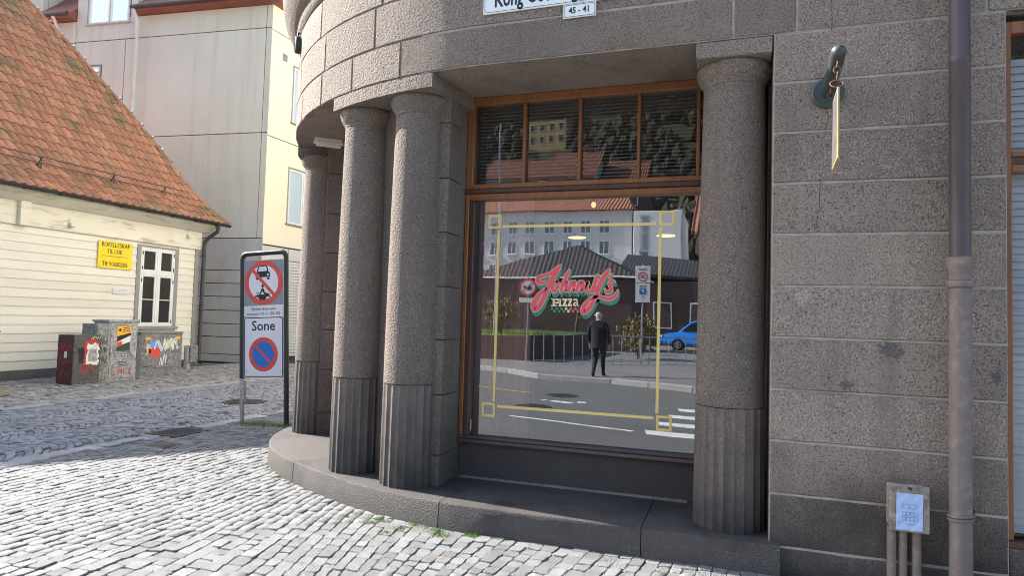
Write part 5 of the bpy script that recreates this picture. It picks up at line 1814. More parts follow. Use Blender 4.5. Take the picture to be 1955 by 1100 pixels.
# small post by the corner, loose beam and grey post at the picture's left edge
sp = thing('service_post', (-13.8, 13.9, 0), 'short grey service post beside the black downpipe', 'post')
mb = MB(); mb.mat('cabinet'); mb.cbox(-13.85, -13.62, 13.76, 14.02, .18, .62, .010); mb.build('head', None, sp)
mb = MB(); mb.mat('plinth_blue'); mb.cbox(-13.78, -13.68, 13.72, 13.82, -.03, .60, .006); mb.build('foot', None, sp)
mb = MB(); mb.mat('timber'); fnb = lambda x, y, z: (x + (y - 7.5) * .0, y, z)
mb.cbox(-11.98, -11.84, 5.6, 8.02, .015, .105, .008); tag(mb.build('timber_beam'), 'weathered timber beam lying on the setts at the far left', 'beam')
mb = MB(); mb.mat('cabinet'); mb.cbox(-13.98, -13.72, 8.5, 9.02, -.02, 1.03, .012); mb.cbox(-14.0, -13.70, 8.48, 9.04, 1.031, 1.06, .008)
tag(mb.build('grey_bin'), 'grey metal bin against the weatherboards at the left edge', 'bin')

# ------------------------------------------------------------------ grey apartment building behind
P0 = Vector((-14.1, 16.9, 0)); GA = R(5.8); YA = R(3.0)
eg = Vector((-math.cos(GA), -math.sin(GA), 0)); ng = Vector((math.sin(GA), -math.cos(GA), 0))
ey = Vector((math.sin(YA), math.cos(YA), 0)); ny = Vector((math.cos(YA), -math.sin(YA), 0))
FG = lambda t, d, z: P0 + eg * t + ng * d + Vector((0, 0, z))      # grey face: t to the left, d outwards
FY = lambda t, d, z: P0 + ey * t + ny * d + Vector((0, 0, z))      # yellow face: t away from the corner
apt = thing('apartment_building', P0, 'pale apartment building with a grey panel face and a yellow side', 'building')
mb = MB(); mb.mat('joint_dark')
c0 = P0 - ng * .03 - ny * .03
q = [c0, c0 + eg * 14, c0 + eg * 14 + ey * 12, c0 + ey * 14]
mb.obox([(p.x, p.y, -.05) for p in q] + [(p.x, p.y, 11.45) for p in q]); mb.build('wall', None, apt)


def panel(fn, t0, t1, z0, z1, mat, name='panel', d=0.0, flip=False):
    mb = MB(); mb.mat(mat)
    if flip: mb.cbox(t0 + .012, t1 - .012, -.026, d, z0 + .012, z1 - .012, .006, fn=fn)
    else: mb.cbox(t0 + .012, t1 - .012, -.026, d, z0 + .012, z1 - .012, .006, fn=fn)
    return mb.build(name, None, apt)


GZ = [3.90, 7.29, 10.70, 11.46]
for z0, z1 in zip(GZ[:-1], GZ[1:]):
    panel(FG, -.012, .22, z0, z1, 'render_grey'); panel(FG, .22, 5.58, z0, z1, 'render_grey')
    if z1 < 8: panel(FG, 5.58, 7.64, z0, z1, 'render_grey')
    panel(FG, 7.64, 12.5, z0, z1, 'render_grey')
panel(FG, 9.15, 12.0, 11.46, 15.0, 'render_grey', d=-.20)
mb = MB(); mb.mat('render_grey'); mb.obox([FG(a, b, c_) for a, b, c_ in ((9.16, -.23, 11.46), (9.16, -3.5, 11.46), (11.99, -3.5, 11.46), (11.99, -.23, 11.46), (9.16, -.23, 15.0), (9.16, -3.5, 15.0), (11.99, -3.5, 15.0), (11.99, -.23, 15.0))]); mb.build('dormer', None, apt)
# panel with the small window
panel(FG, 5.58, 6.50, 7.29, 10.70, 'render_grey'); panel(FG, 7.26, 7.64, 7.29, 10.70, 'render_grey')
panel(FG, 6.476, 7.284, 9.86, 10.70, 'render_grey'); panel(FG, 6.476, 7.284, 7.29, 8.2, 'render_grey')
# raised bay with the big window
panel(FG, 5.12, 7.64, 10.70, 11.27, 'render_grey', d=.004); panel(FG, 5.12, 5.43, 11.246, 14.0, 'render_grey', d=.004); panel(FG, 7.20, 7.64, 11.246, 14.0, 'render_grey', d=.004)
mb = MB(); mb.mat('render_grey'); mb.box(0, .01, 0, .01, 0, .01) if False else None
mb.obox([FG(a, b, c_) for a, b, c_ in ((5.14, -.05, 11.46), (5.14, -2, 11.46), (7.62, -2, 11.46), (7.62, -.05, 11.46), (5.14, -.05, 14.0), (5.14, -2, 14.0), (7.62, -2, 14.0), (7.62, -.05, 14.0))])
mb.build('dormer', None, apt)


def wind(fn, t0, t1, z0, z1, bars, pane_mats, fm='white_paint', rec=-.02, sill=True, cas='trim_grey', w=.07, room='interior_wall'):
    mb = MB(); mb.mat(cas)
    mb.cbox(t0, t0 + .05, -.1, .012, z0, z1, .004, fn=fn); mb.cbox(t1 - .05, t1, -.1, .012, z0, z1, .004, fn=fn); mb.cbox(t0 + .05, t1 - .05, -.1, .012, z1 - .05, z1, .004, fn=fn)
    if sill: mb.cbox(t0 - .06, t1 + .06, -.1, .07, z0 - .05, z0 - .001, .006, fn=fn)
    wo_ = mb.build('window', None, apt)
    ts = [t0 + .05] + bars + [t1 - .05]
    for k in range(len(ts) - 1):
        a, b = ts[k] + (.0 if k == 0 else .015), ts[k + 1] - (.0 if k == len(ts) - 2 else .015)
        mb = MB(); mb.mat(fm)
        for r_ in ((a, a + w, z0, z1 - .05), (b - w, b, z0, z1 - .05), (a + w, b - w, z0, z0 + w), (a + w, b - w, z1 - .05 - w, z1 - .05)): mb.cbox(r_[0], r_[1], -.029, .004, r_[2], r_[3], .003, fn=fn)
        mb.build('sash', None, wo_)
        mb = MB(); mb.mat(pane_mats[k]); mb.add([fn(a + w, -.014, z0 + w), fn(b - w, -.014, z0 + w), fn(b - w, -.014, z1 - .05 - w), fn(a + w, -.014, z1 - .05 - w)], [(0, 1, 2, 3)]); mb.build('pane', None, wo_)
    mb = MB(); mb.mat(room); mb.add([fn(t0, -.027, z0), fn(t1, -.027, z0), fn(t1, -.027, z1), fn(t0, -.027, z1)], [(0, 1, 2, 3)]); mb.build('dark_room', None, wo_)
    return wo_


wind(FG, 6.52, 7.25, 8.22, 9.85, [], ['glass_office'])
wind(FG, 5.46, 7.18, 11.30, 13.2, [6.28], ['glass_sky', 'glass_sky'], cas='plinth_blue')
# roof edges
mb = MB(); mb.mat('roof_red')
for t0, t1 in ((-.35, 5.10), (7.66, 13.0)):
    mb.extrude([FG(t0, .02, 11.46), FG(t0, .30, 11.50), FG(t0, .34, 11.60), FG(t0, -.6, 12.5), FG(t0, -4.2, 16.5), FG(t0, -4.2, 11.47)], eg * (t1 - t0))
mb.extrude([FY(-.3, .02, 11.46), FY(-.3, .30, 11.50), FY(-.3, .34, 11.62), FY(-.3, -.6, 12.55), FY(-.3, -2.2, 12.95), FY(-.3, -2.2, 11.47)], ey * 12)
rr = mb.build('roof', None, apt)
mb = MB(); mb.mat('roof_dark')
for t0, t1 in ((-.36, 5.09), (7.67, 13.0)): mb.tube([FG(t0, .36, 11.60), FG(t1, .36, 11.60)], .07, 10)
mb.tube([FY(-.36, .36, 11.62), FY(11.5, .36, 11.62)], .07, 10)
mb.build('gutter', None, rr)
mb = MB(); mb.mat('shutter'); mb.tube([FG(5.02, .34, 11.55), FG(5.03, .16, 11.25), FG(5.03, .12, 11.10), FG(5.0, .12, 4.0), FG(5.0, .12, .1)], .055, 12); mb.build('downpipe', None, apt, 40)
mb = MB(); mb.mat('shutter'); mb.tube([FG(8.3, .34, 11.55), FG(8.3, .12, 11.2), FG(8.3, .12, 7.0)], .055, 12); mb.build('downpipe', None, apt, 40)
# plinth with grooves
PZ = [-.05, .20, .75, 1.16, 1.59, 2.03, 2.45, 2.87, 3.90]
for z0, z1 in zip(PZ[:-1], PZ[1:]):
    panel(FG, -.02, 6.0, z0, z1, 'plinth_blue', 'plinth_panel', d=.03 if z1 < .3 else .012); panel(FG, 6.0, 12.5, z0, z1, 'plinth_blue', 'plinth_panel', d=.012)
# yellow side
YZ = [3.72, 7.20, 10.64, 11.46]
for (z0, z1), holes in zip(zip(YZ[:-1], YZ[1:]), ([(1.03, 2.55, 4.52, 6.42)], [(1.05, 2.5, 7.90, 9.86)], [])):
    if not holes: panel(FY, -.012, 9, z0, z1, 'render_yellow', flip=True); continue
    t0, t1, h0, h1 = holes[0]
    panel(FY, -.012, t0 + .012, z0, z1, 'render_yellow'); panel(FY, t1 - .012, 9, z0, z1, 'render_yellow')
    panel(FY, t0 - .012, t1 + .012, z0, h0 + .012, 'render_yellow'); panel(FY, t0 - .012, t1 + .012, h1 - .012, z1, 'render_yellow')
wind(FY, 1.03, 2.55, 4.53, 6.41, [1.80], ['glass_curtained', 'glass_curtained'], w=.06, room='blind_white')
wind(FY, 1.05, 2.5, 7.92, 9.85, [1.80], ['glass_curtained', 'glass_curtained'], w=.06, room='blind_white')
mb = MB(); mb.mat('trim_grey'); mb.cbox(.52, .72, .001, .03, 9.82, 10.05, .005, fn=FY)
for k in range(4): mb.cbox(.55, .69, .031, .037, 9.85 + k * .045, 9.87 + k * .045, .002, fn=FY)
mb.build('vent_grille', None, apt)
panel(FY, -.02, 1.22, -.05, 3.70, 'plinth_pale', 'plinth_panel'); panel(FY, 1.22, 9, 3.28, 3.70, 'plinth_pale', 'plinth_panel'); panel(FY, 5.5, 9, -.05, 3.28, 'plinth_pale', 'plinth_panel')
panel(FY, .35, 1.1, 2.9, 3.3, 'plinth_blue', 'meter_hatch', d=.02)
slat = None
for k in range(32):
    z = .12 + k * .0985
    if slat is None:
        mb = MB(); mb.mat('shutter')
        pr = [(-.03, 0), (.004, 0), (.016, .02), (.016, .07), (.004, .094), (-.03, .094)]
        vs = [FY(t, d, zz) - FY(1.24, 0, 0) for t in (1.24, 5.48) for d, zz in pr]
        mb.add(vs, [(j, (j + 1) % 6, 6 + (j + 1) % 6, 6 + j) for j in range(6)] + [tuple(range(6))[::-1], tuple(range(6, 12))])
        slat = mb.build('shutter_slat'); so = slat
    else:
        so = slat.copy(); COL.objects.link(so)
    so.parent = apt; so.location = FY(1.24, 0, z) - apt.location

# ------------------------------------------------------------------ across the street (seen in the shop window)
mb = MB(); mb.mat('asphalt')
road_poly = [(-40, -28.5), (-7.5, -8.35), (-5.1, -6.65), (-3.0, -6.05), (-0.9, -4.9), (12, 2.0), (40, 10), (40, 1.86), (6, 2.32), (-14.8, 2.32), (-40, 2.32)]
mb.add([(x, y, -.020) for x, y in road_poly], [tuple(range(len(road_poly)))[::-1]])
mb.f = [f for f in mb.f]
road = struct(mb.build('road'))
mb = MB(); mb.mat('footway')
fw = [(-40, -28.5), (-7.5, -8.35), (-5.1, -6.65), (-3.0, -6.05), (-0.9, -4.9), (12, 2.0), (40, 10), (40, -60), (-40, -60)]
mb.extrude([(x, y, -.08) for x, y in fw], (0, 0, .18)); fway = struct(mb.build('far_pavement'))
for (xa, ya), (xb, yb) in zip(fw[:6], fw[1:6]):
    L_ = math.hypot(xb - xa, yb - ya); n = max(1, int(L_ / 1.1)); d = ((xb - xa) / L_, (yb - ya) / L_); nn = (-d[1], d[0])
    if L_ > 16: continue
    for k in range(n):
        a, b = L_ * k / n + .006, L_ * (k + 1) / n - .006
        fn = lambda t, w, z: (xa + d[0] * t + nn[0] * w, ya + d[1] * t + nn[1] * w, z)
        mb = MB(); mb.mat('kerb_stone'); mb.cbox(a, b, -.20, .01, -.05, .108 + random.gauss(0, .003), .012, fn=fn); mb.build('kerb_stone', None, fway)


def marking(pts, mat='road_paint', name='road_marking', z=-.0155):
    mb = MB(); mb.mat(mat); mb.add([(x, y, z) for x, y in pts], [tuple(range(len(pts)))]); return mb.build(name, None, road)


def strip(xa, ya, xb, yb, w, mat='road_paint'):
    L_ = math.hypot(xb - xa, yb - ya); n = (-(yb - ya) / L_ * w / 2, (xb - xa) / L_ * w / 2)
    return marking([(xa + n[0], ya + n[1]), (xa - n[0], ya - n[1]), (xb - n[0], yb - n[1]), (xb + n[0], yb + n[1])], mat)


strip(-3.52, .43, -1.39, .95, .10)
strip(-3.45, -1.92, -2.98, -1.80, .22); strip(-2.92, -2.0, -2.74, -2.0, .20); strip(-3.66, -1.97, -3.58, -1.95, .18)
strip(-7.0, -4.0, -4.19, -3.14, .10, 'yellow_paint')
for k in range(4):
    y = .95 - k * .93
    marking([(-1.25 + k * .08, y - .22), (2.2 + k * .1, y + .25), (2.2 + k * .1, y + .75), (-1.18 + k * .08, y + .16)], name='zebra_bar')
for i, (x, y, lab) in enumerate(((-3.5, -3.0, 'round iron cover nearer the far kerb, reflected in the window'), (-3.52, -.83, 'round iron cover in the middle of the road, reflected in the window'))):
    mb = MB(); mb.mat('iron_cover'); mb.lathe([(.36, -.05), (.36, -.008), (.32, -.006), (.32, -.010), (.30, -.010), (.30, -.006)], (x, y), 36)
    for k in range(-4, 5):
        for j in range(-4, 5):
            if math.hypot(k * .065, j * .065) < .27: mb.box(x + k * .065 - .02, x + k * .065 + .02, y + j * .065 - .02, y + j * .065 + .02, -.006, .0)
    tag(mb.build('road_cover'), lab, 'manhole', 'iron covers in the road')

# railing along the far pavement
rl = thing('iron_railing', (-4, -11, .1), 'pale iron railing across the street, reflected in the shop window', 'railing')
RP = [(-6.4, -10.5), (-1.0, -13.2)]
dR = Vector((RP[1][0] - RP[0][0], RP[1][1] - RP[0][1], 0)); LR = dR.length; dR.normalize()
mb = MB(); mb.mat('steel'); a = Vector((*RP[0], 1.12)); mb.tube([a, a + dR * LR], .024, 10); mb.tube([a - Vector((0, 0, .9)), a - Vector((0, 0, .9)) + dR * LR], .016, 8); mb.build('rail', None, rl)
n = int(LR / .32); bal = None
for k in range(n + 1):
    if bal is None:
        mb = MB(); mb.mat('steel'); mb.tube([(0, 0, .1), (0, 0, 1.10)], .014, 8); bal = mb.build('baluster'); o = bal
    else:
        o = bal.copy(); COL.objects.link(o)
    o.parent = rl; o.location = Vector((*RP[0], 0)) + dR * (LR * k / n) - rl.location
# lawn with retaining wall
mb = MB(); mb.mat('kiosk_wall'); mb.extrude([(-30, -12.6, .10), (-6.9, -11.6, .10), (-6.3, -15, .10), (-6.3, -20.5, .10), (-30, -20.5, .10)], (0, 0, .85))
tag(mb.build('retaining_wall'), 'dark low retaining wall of the lawn across the street', 'wall')
mb = MB(); mb.mat('grass')
for _ in range(5000):
    x, y = random.uniform(-14, -6.4), random.uniform(-20, -11.9)
    h = random.uniform(.03, .12); a = random.uniform(0, 6.28); w = .015
    mb.add([(x - w * math.cos(a), y - w * math.sin(a), .948), (x + w * math.cos(a), y + w * math.sin(a), .948), (x + random.gauss(0, .03), y + random.gauss(0, .03), .95 + h)], [(0, 1, 2)])
mb.add([(-30, -12.7, .953), (-6.95, -11.7, .953), (-6.35, -15, .953), (-6.35, -20.4, .953), (-30, -20.4, .953)], [(4, 3, 2, 1, 0)])
g = mb.build('lawn'); g['kind'] = 'stuff'; g['label'] = 'green lawn on the raised bed across the street'; g['category'] = 'lawn'


def bush(name, c, r, h, n, mat, label, cat='bush'):
    t = thing(name, c, label, cat)
    mb = MB(); mb.mat(mat)
    for _ in range(n):
        while True:
            p = Vector((random.uniform(-1, 1), random.uniform(-1, 1), random.uniform(-1, 1)))
            if p.length < 1: break
        p = p * (0.6 + .4 * random.random())
        q = Vector((c[0] + p.x * r, c[1] + p.y * r, c[2] + h * .55 + p.z * h * .5))
        s = random.uniform(.04, .10); a, b = Vector((random.gauss(0, 1), random.gauss(0, 1), random.gauss(0, 1))).normalized(), None
        b = a.orthogonal().normalized()
        mb.add([q - a * s, q + b * s * .6, q + a * s, q - b * s * .6], [(0, 1, 2, 3)])
    mb.build('foliage', None, t)
    mb = MB(); mb.mat('bark')
    for _ in range(9):
        a = random.uniform(0, 6.28); e = Vector((c[0] + math.cos(a) * r * .6, c[1] + math.sin(a) * r * .6, c[2] + h * random.uniform(.6, .95)))
        mb.tube([(c[0], c[1], c[2] - .05), Vector(c) * .5 + e * .5 + Vector((0, 0, h * .1)), e], [.03, .02, .006], 6)
    mb.build('stem', None, t)


bush('bush', (-8.6, -13.2, .95), .9, 1.5, 900, 'hedge', 'brown bare bush on the lawn across the street')
bush('bush', (-3.6, -15.5, .1), 1.0, 1.9, 900, 'hedge', 'yellowish bush behind the railing beside the zone sign')

# low building with a dark tiled hip roof
kb = thing('low_pavilion', (-8.5, -25, .1), 'low dark brown pavilion with a black tiled hip roof, reflected in the window', 'building')
EA = [(-14.2, -22.0), (-4.66, -22.0), (-4.3, -25.6), (-13.8, -25.6)]
ins = lambda k: [(x * (1 - k) + -8.9 * k, y * (1 - k) + -23.8 * k) for x, y in EA]
W_ = ins(.06)
mb = MB(); mb.mat('kiosk_wall'); mb.extrude([(x, y, .0) for x, y in W_], (0, 0, 3.75)); mb.build('wall', None, kb)
mb = MB(); mb.mat('kiosk_tile')
A_ = (-8.05, -23.7, 5.66); B_ = (-7.85, -23.9, 5.66)
mb.add([(x, y, 3.86) for x, y in EA] + [A_, B_] + [(x, y, 3.76) for x, y in EA], [(0, 1, 4), (1, 2, 5, 4), (2, 3, 5), (3, 0, 4, 5), (0, 6, 7, 1), (1, 7, 8, 2), (2, 8, 9, 3), (3, 9, 6, 0), (6, 9, 8, 7)])
kr = mb.build('roof', None, kb)
mb = MB(); mb.mat('white_paint'); mb.tube([(EA[0][0], EA[0][1] + .05, 3.80), (EA[1][0] + .05, EA[1][1] + .05, 3.80), (EA[2][0] + .05, EA[2][1], 3.80)], .05, 8); mb.build('gutter', None, kr)
for k, x in enumerate((-12.2, -10.4, -8.6, -6.9)):
    mb = MB(); mb.mat('white_paint'); mb.cbox(x - .5, x + .5, -22.29, -22.21, 1.4, 3.0, .01); wv = mb.build('window', None, kb)
    mb = MB(); mb.mat('glass_office'); mb.add([(x - .44, -22.205, 1.46), (x + .44, -22.205, 1.46), (x + .44, -22.205, 2.94), (x - .44, -22.205, 2.94)], [(3, 2, 1, 0)]); mb.build('pane', None, wv)

# long dark wing behind the car
wg = thing('dark_wing', (-1, -36, .1), 'long dark wing with a sloping black roof behind the blue car, in the reflection', 'building')
mb = MB(); mb.mat('kiosk_wall'); mb.box(-7.0, 8, -42, -34, 0, 4.4); mb.build('wall', None, wg)
mb = MB(); mb.mat('kiosk_tile'); mb.extrude([(-7.6, -33.4, 4.75), (-7.6, -33.4, 4.95), (-7.6, -38, 6.6), (-7.6, -42.6, 4.95), (-7.6, -42.6, 4.75)], (16, -2.0, -.9)); mb.build('roof', None, wg)
for x in (-4.6, -2.2, .2, 2.6):
    mb = MB(); mb.mat('white_paint'); mb.box(x - .6, x + .6, -34.01, -33.95, 1.3, 3.0); w_ = mb.build('window', None, wg)
    mb = MB(); mb.mat('interior_wall'); mb.add([(x - .52, -33.945, 1.38), (x + .52, -33.945, 1.38), (x + .52, -33.945, 2.92), (x - .52, -33.945, 2.92)], [(3, 2, 1, 0)]); mb.build('dark_pane', None, w_)


def bare_tree(c, h, label, seed):
    rs = random.Random(seed)
    t = thing('bare_tree', c, label, 'tree')
    mb = MB(); mb.mat('bark'); mbb = MB(); mbb.mat('bark')

    def grow(p, d, l, r_, lev):
        q = p + d * l
        mid = p + d * l * .5 + Vector((rs.gauss(0, .04), rs.gauss(0, .04), 0)) * l
        (mb if lev == 0 else mbb).tube([p, mid, q], [r_, r_ * .85, r_ * .65], 6 if lev < 2 else 4)
        if lev == 4: return
        for _ in range(3 if lev < 3 else 4):
            nd = (d + Vector((rs.gauss(0, .5), rs.gauss(0, .5), rs.uniform(-.1, .45)))).normalized()
            grow(p + d * l * rs.uniform(.6, 1), nd, l * rs.uniform(.55, .75), r_ * .55, lev + 1)
    grow(Vector(c) - Vector((0, 0, .05)), Vector((0, 0, 1)), h * .36, h * .022, 0)
    mb.build('trunk', None, t); mbb.build('crown', None, t)


bare_tree((-10.6, -13.6, .95), 5.0, 'leafless tree on the lawn, left in the window reflection', 3)
bare_tree((-6.9, -19.0, .1), 4.2, 'small leafless tree in front of the pavilion, in the reflection', 5)

# white office building
ob = thing('office_building', (-18, -57, 0), 'white four-storey building with orange tiled roof and window rows, reflected in the window', 'building')
mb = MB(); mb.mat('office_white'); mb.box(-46, -9.9, -66, -55, 0, 13.1); mb.build('wall', None, ob)
mb = MB(); mb.mat('office_roof')
mb.add([(-46.5, -54.4, 13.0), (-9.7, -54.4, 13.0), (-9.7, -66.6, 13.0), (-46.5, -66.6, 13.0), (-43, -60.5, 16.0), (-11.5, -60.5, 16.0)], [(0, 1, 5, 4), (1, 2, 5), (2, 3, 4, 5), (3, 0, 4), (3, 2, 1, 0)])
orf = mb.build('roof', None, ob)
mb = MB(); mb.mat('office_white')
for x in (-33, -20.5): mb.cbox(x - .5, x + .5, -60.2, -59.2, 14.5, 17.2, .03)
mb.build('chimney', None, orf)
wf = None
for z0 in (4.0, 6.1, 8.40, 10.55):
    for k in range(12):
        x = -12.55 - 2.0 * k
        if wf is None:
            mb = MB(); mb.mat('white_paint')
            for r_ in ((-.55, -.47, 0, 1.4), (.47, .55, 0, 1.4), (-.47, .47, 0, .08), (-.47, .47, 1.32, 1.4), (-.04, .04, .08, 1.32)): mb.box(r_[0], r_[1], -.02, .05, r_[2], r_[3])
            mb.box(-.65, .65, -.02, .14, -.10, -.005)
            wf = mb.build('window'); o1 = wf
            mb = MB(); mb.mat('glass_office'); mb.add([(-.47, .02, .08), (.47, .02, .08), (.47, .02, 1.32), (-.47, .02, 1.32)], [(3, 2, 1, 0)]); pn = mb.build('pane'); o2 = pn
            mb = MB(); mb.mat('interior_wall'); mb.add([(-.5, .004, .0), (.5, .004, .0), (.5, .004, 1.4), (-.5, .004, 1.4)], [(3, 2, 1, 0)]); dk = mb.build('dark_room'); o3 = dk
        else:
            o1, o2, o3 = wf.copy(), pn.copy(), dk.copy()
            for q_ in (o1, o2, o3): COL.objects.link(q_)
        o1.parent = ob; o1.location = Vector((x, -55, z0)) - ob.location
        o2.parent = o1; o3.parent = o1; o2.location = (0, 0, 0); o3.location = (0, 0, 0)
ot = thing('stair_tower', (-7.4, -56, 0), 'smooth pale stair tower with a vertical glass strip beside the office', 'building')
mb = MB(); mb.mat('office_white'); mb.cbox(-9.6, -4.9, -64, -54.2, 0, 12.7, .05); mb.build('wall', None, ot)
for k in range(6):
    mb = MB(); mb.mat('glass_office'); mb.add([(-8.95, -54.17, 1.5 + 1.8 * k), (-8.15, -54.17, 1.5 + 1.8 * k), (-8.15, -54.17, 3.1 + 1.8 * k), (-8.95, -54.17, 3.1 + 1.8 * k)], [(3, 2, 1, 0)]); pv = mb.build('window', None, ot)
    mb = MB(); mb.mat('plinth_blue'); mb.box(-9.0, -8.1, -54.19, -54.15, 3.11 + 1.8 * k, 3.29 + 1.8 * k); mb.build('mullion', None, pv)


def gable(name, x0, x1, y0, y1, h, rh, wall, roofm, label, axis='x', win_=0):
    t = thing(name, ((x0 + x1) / 2, (y0 + y1) / 2, 0), label, 'house', 'houses on the slope behind the office')
    mb = MB(); mb.mat(wall)
    xm, ym_ = (x0 + x1) / 2, (y0 + y1) / 2
    mb.box(x0, x1, y0, y1, 0, h)
    if axis == 'y': mb.add([(x0, y1, h), (x1, y1, h), (xm, y1, h + rh), (x0, y0, h), (x1, y0, h), (xm, y0, h + rh)], [(2, 1, 0), (3, 4, 5)])
    else: mb.add([(x0, y0, h), (x0, y1, h), (x0, ym_, h + rh), (x1, y0, h), (x1, y1, h), (x1, ym_, h + rh)], [(2, 1, 0), (3, 4, 5)])
    mb.build('wall', None, t)
    mb = MB(); mb.mat(roofm)
    e = .5
    if axis == 'y':
        for s in (-1, 1):
            xe = x1 + e if s > 0 else x0 - e
            mb.extrude([(xm, y1 + e, h + rh + .1), (xe, y1 + e, h - e * .6), (xe, y0 - e, h - e * .6), (xm, y0 - e, h + rh + .1)], (0, 0, .25))
    else:
        for s in (-1, 1):
            ye = y1 + e if s > 0 else y0 - e
            mb.extrude([(x0 - e, ym_, h + rh + .1), (x0 - e, ye, h - e * .6), (x1 + e, ye, h - e * .6), (x1 + e, ym_, h + rh + .1)], (0, 0, .25))
    rf_ = mb.build('roof', None, t)
    mb = MB(); mb.mat('kiosk_wall'); mb.cbox(xm + 1, xm + 1.9, ym_ - .4, ym_ + .4, h + rh - .8, h + rh + 1.4, .03); mb.build('chimney', None, rf_)
    for z in np.arange(h - 1.9, max(h - 8, 1), -2.8):
        for x in np.linspace(x0 + 1.1, x1 - 1.1, win_) if win_ else []:
            mb = MB(); mb.mat('white_paint'); mb.box(x - .55, x + .55, y1 - .02, y1 + .05, z - .8, z + .8); w_ = mb.build('window', None, t)
            mb = MB(); mb.mat('interior_wall'); mb.add([(x - .45, y1 + .053, z - .7), (x + .45, y1 + .053, z - .7), (x + .45, y1 + .053, z + .7), (x - .45, y1 + .053, z + .7)], [(3, 2, 1, 0)]); mb.build('dark_pane', None, w_)


gable('town_house', -33, -24.5, -84, -72, 20.5, 3.6, 'render_grey', 'office_roof', 'grey house with a broad red roof, left in the upper reflection', 'x', 3)
gable('town_house', -23.5, -17.5, -82, -72, 20.6, 3.8, 'render_grey', 'office_roof', 'grey-walled house with red hip roof below the yellow villa', 'x', 2)
gable('town_house', -21.5, -17.0, -74, -69, 16.3, 2.6, 'office_white', 'roof_dark', 'small white gable with dark roof in front of the red roofs', 'y', 1)
gable('town_house', -16.5, -11.5, -86, -74, 19.5, 4.2, 'kiosk_wall', 'office_roof', 'dark house with a red roof at the foot of the wooded slope', 'x', 2)
gable('town_house', -2.6, 6, -50, -40, 8.6, 3.6, 'office_white', 'office_roof', 'white house with an orange roof at the right of the reflection', 'x', 3)
gable('town_house', 1.0, 12, -72, -60, 13, 4.5, 'render_grey', 'roof_red', 'tall house with a dark red roof behind the stair tower', 'x', 3)
gable('hill_villa', -46, -37, -142, -133, 50.5, 4.0, 'villa_yellow', 'office_roof', 'yellow villa standing high on the wooded hillside', 'y', 4)
gable('hill_villa', -33, -27, -158, -150, 63.0, 2.2, 'office_white', 'roof_dark', 'small white villa at the top of the wooded hillside', 'x', 4)

# wooded hillside
def hill_z(x, y): return max(-.15, (-78 - y) * .75 + 5 * mnoise.noise((x * .03, y * .03, 0)) + 1.5 * mnoise.noise((x * .1, y * .1, 3)))
mb = MB(); mb.mat('bare_hill')
nx, ny_ = 60, 40
vs = [(-140 + 220 * i / nx, -70 - 190 * j / ny_, hill_z(-140 + 220 * i / nx, -70 - 190 * j / ny_)) for j in range(ny_ + 1) for i in range(nx + 1)]
mb.add(vs, [(j * (nx + 1) + i, (j + 1) * (nx + 1) + i, (j + 1) * (nx + 1) + i + 1, j * (nx + 1) + i + 1) for j in range(ny_) for i in range(nx)])
struct(mb.build('hillside', None, None, 60))
bm = bmesh.new(); bmesh.ops.create_icosphere(bm, subdivisions=1, radius=1); IV = [v.co.copy() for v in bm.verts]; IF = [tuple(v.index for v in f.verts) for f in bm.faces]; bm.free()
mb = MB(); mb.mat('forest')
for _ in range(6000):
    x, y = random.uniform(-95, 30), random.uniform(-230, -84)
    if -47 < x < -35 and -143 < y < -118: continue
    if -34 < x < -26 and -159 < y < -140: continue
    z = hill_z(x, y); h = random.uniform(1.8, 4.2); w = h * random.uniform(.22, .40)
    mb.add([(x + v.x * w * random.uniform(.7, 1.2), y + v.y * w * random.uniform(.7, 1.2), z + h * .5 + v.z * h * .55 * random.uniform(.75, 1.15)) for v in IV], IF)
f_ = mb.build('hill_wood'); f_['kind'] = 'stuff'; f_['label'] = 'dark wood covering the far hillside'; f_['category'] = 'wood'

# sign posts across the street
zp = thing('zone_sign', (-3.05, -12.2, .1), 'white zone 30 parking sign on a pole across the street', 'sign')
mb = MB(); mb.mat('steel'); mb.tube([(-3.05, -12.24, .05), (-3.05, -12.24, 3.6)], .03, 10); mb.build('pole', None, zp)
mb = MB(); mb.mat('sign_white'); mb.cbox(-3.31, -2.79, -12.205, -12.195, 2.98, 3.55, .002); mb.cbox(-3.31, -2.79, -12.205, -12.195, 2.30, 2.96, .002); zl = mb.build('panel', None, zp)
fz_ = lambda x, z: (-3.05 - x, -12.190, z)
mb = MB(); mb.mat('ink'); put_text(mb, 'Sone', fz_, 0, 3.44, .14, .01); put_text(mb, 'Sone', fz_, 0, 2.86, .12, .01)
for z in (2.40, 2.46, 2.52): put_text(mb, '08-19', fz_, 0, z, .05, .006)
mb.mat('sign_red'); disc(mb, fz_, 0, 3.18, .17, 32, .125)
mb.mat('black'); put_text(mb, '30', lambda x, z: (-3.05 - x, -12.188, z), 0, 3.18, .17, .015)
mb.mat('sign_blue'); poly2(mb, fz_, [(-.12, 2.57), (.12, 2.57), (.12, 2.79), (-.12, 2.79)])
mb.mat('sign_white'); put_text(mb, 'P', lambda x, z: (-3.05 - x, -12.187, z), 0, 2.68, .20, .015)
mb.build('print', None, zl)
vp = thing('prohibition_sign', (-6.9, -11.2, .1), 'round red-rimmed prohibition sign on a pole across the street', 'sign')
mb = MB(); mb.mat('steel'); mb.tube([(-6.9, -11.24, .05), (-6.9, -11.24, 3.1)], .03, 10); mb.build('pole', None, vp)
fv = lambda x, z: (-6.9 - x, -11.19, z)
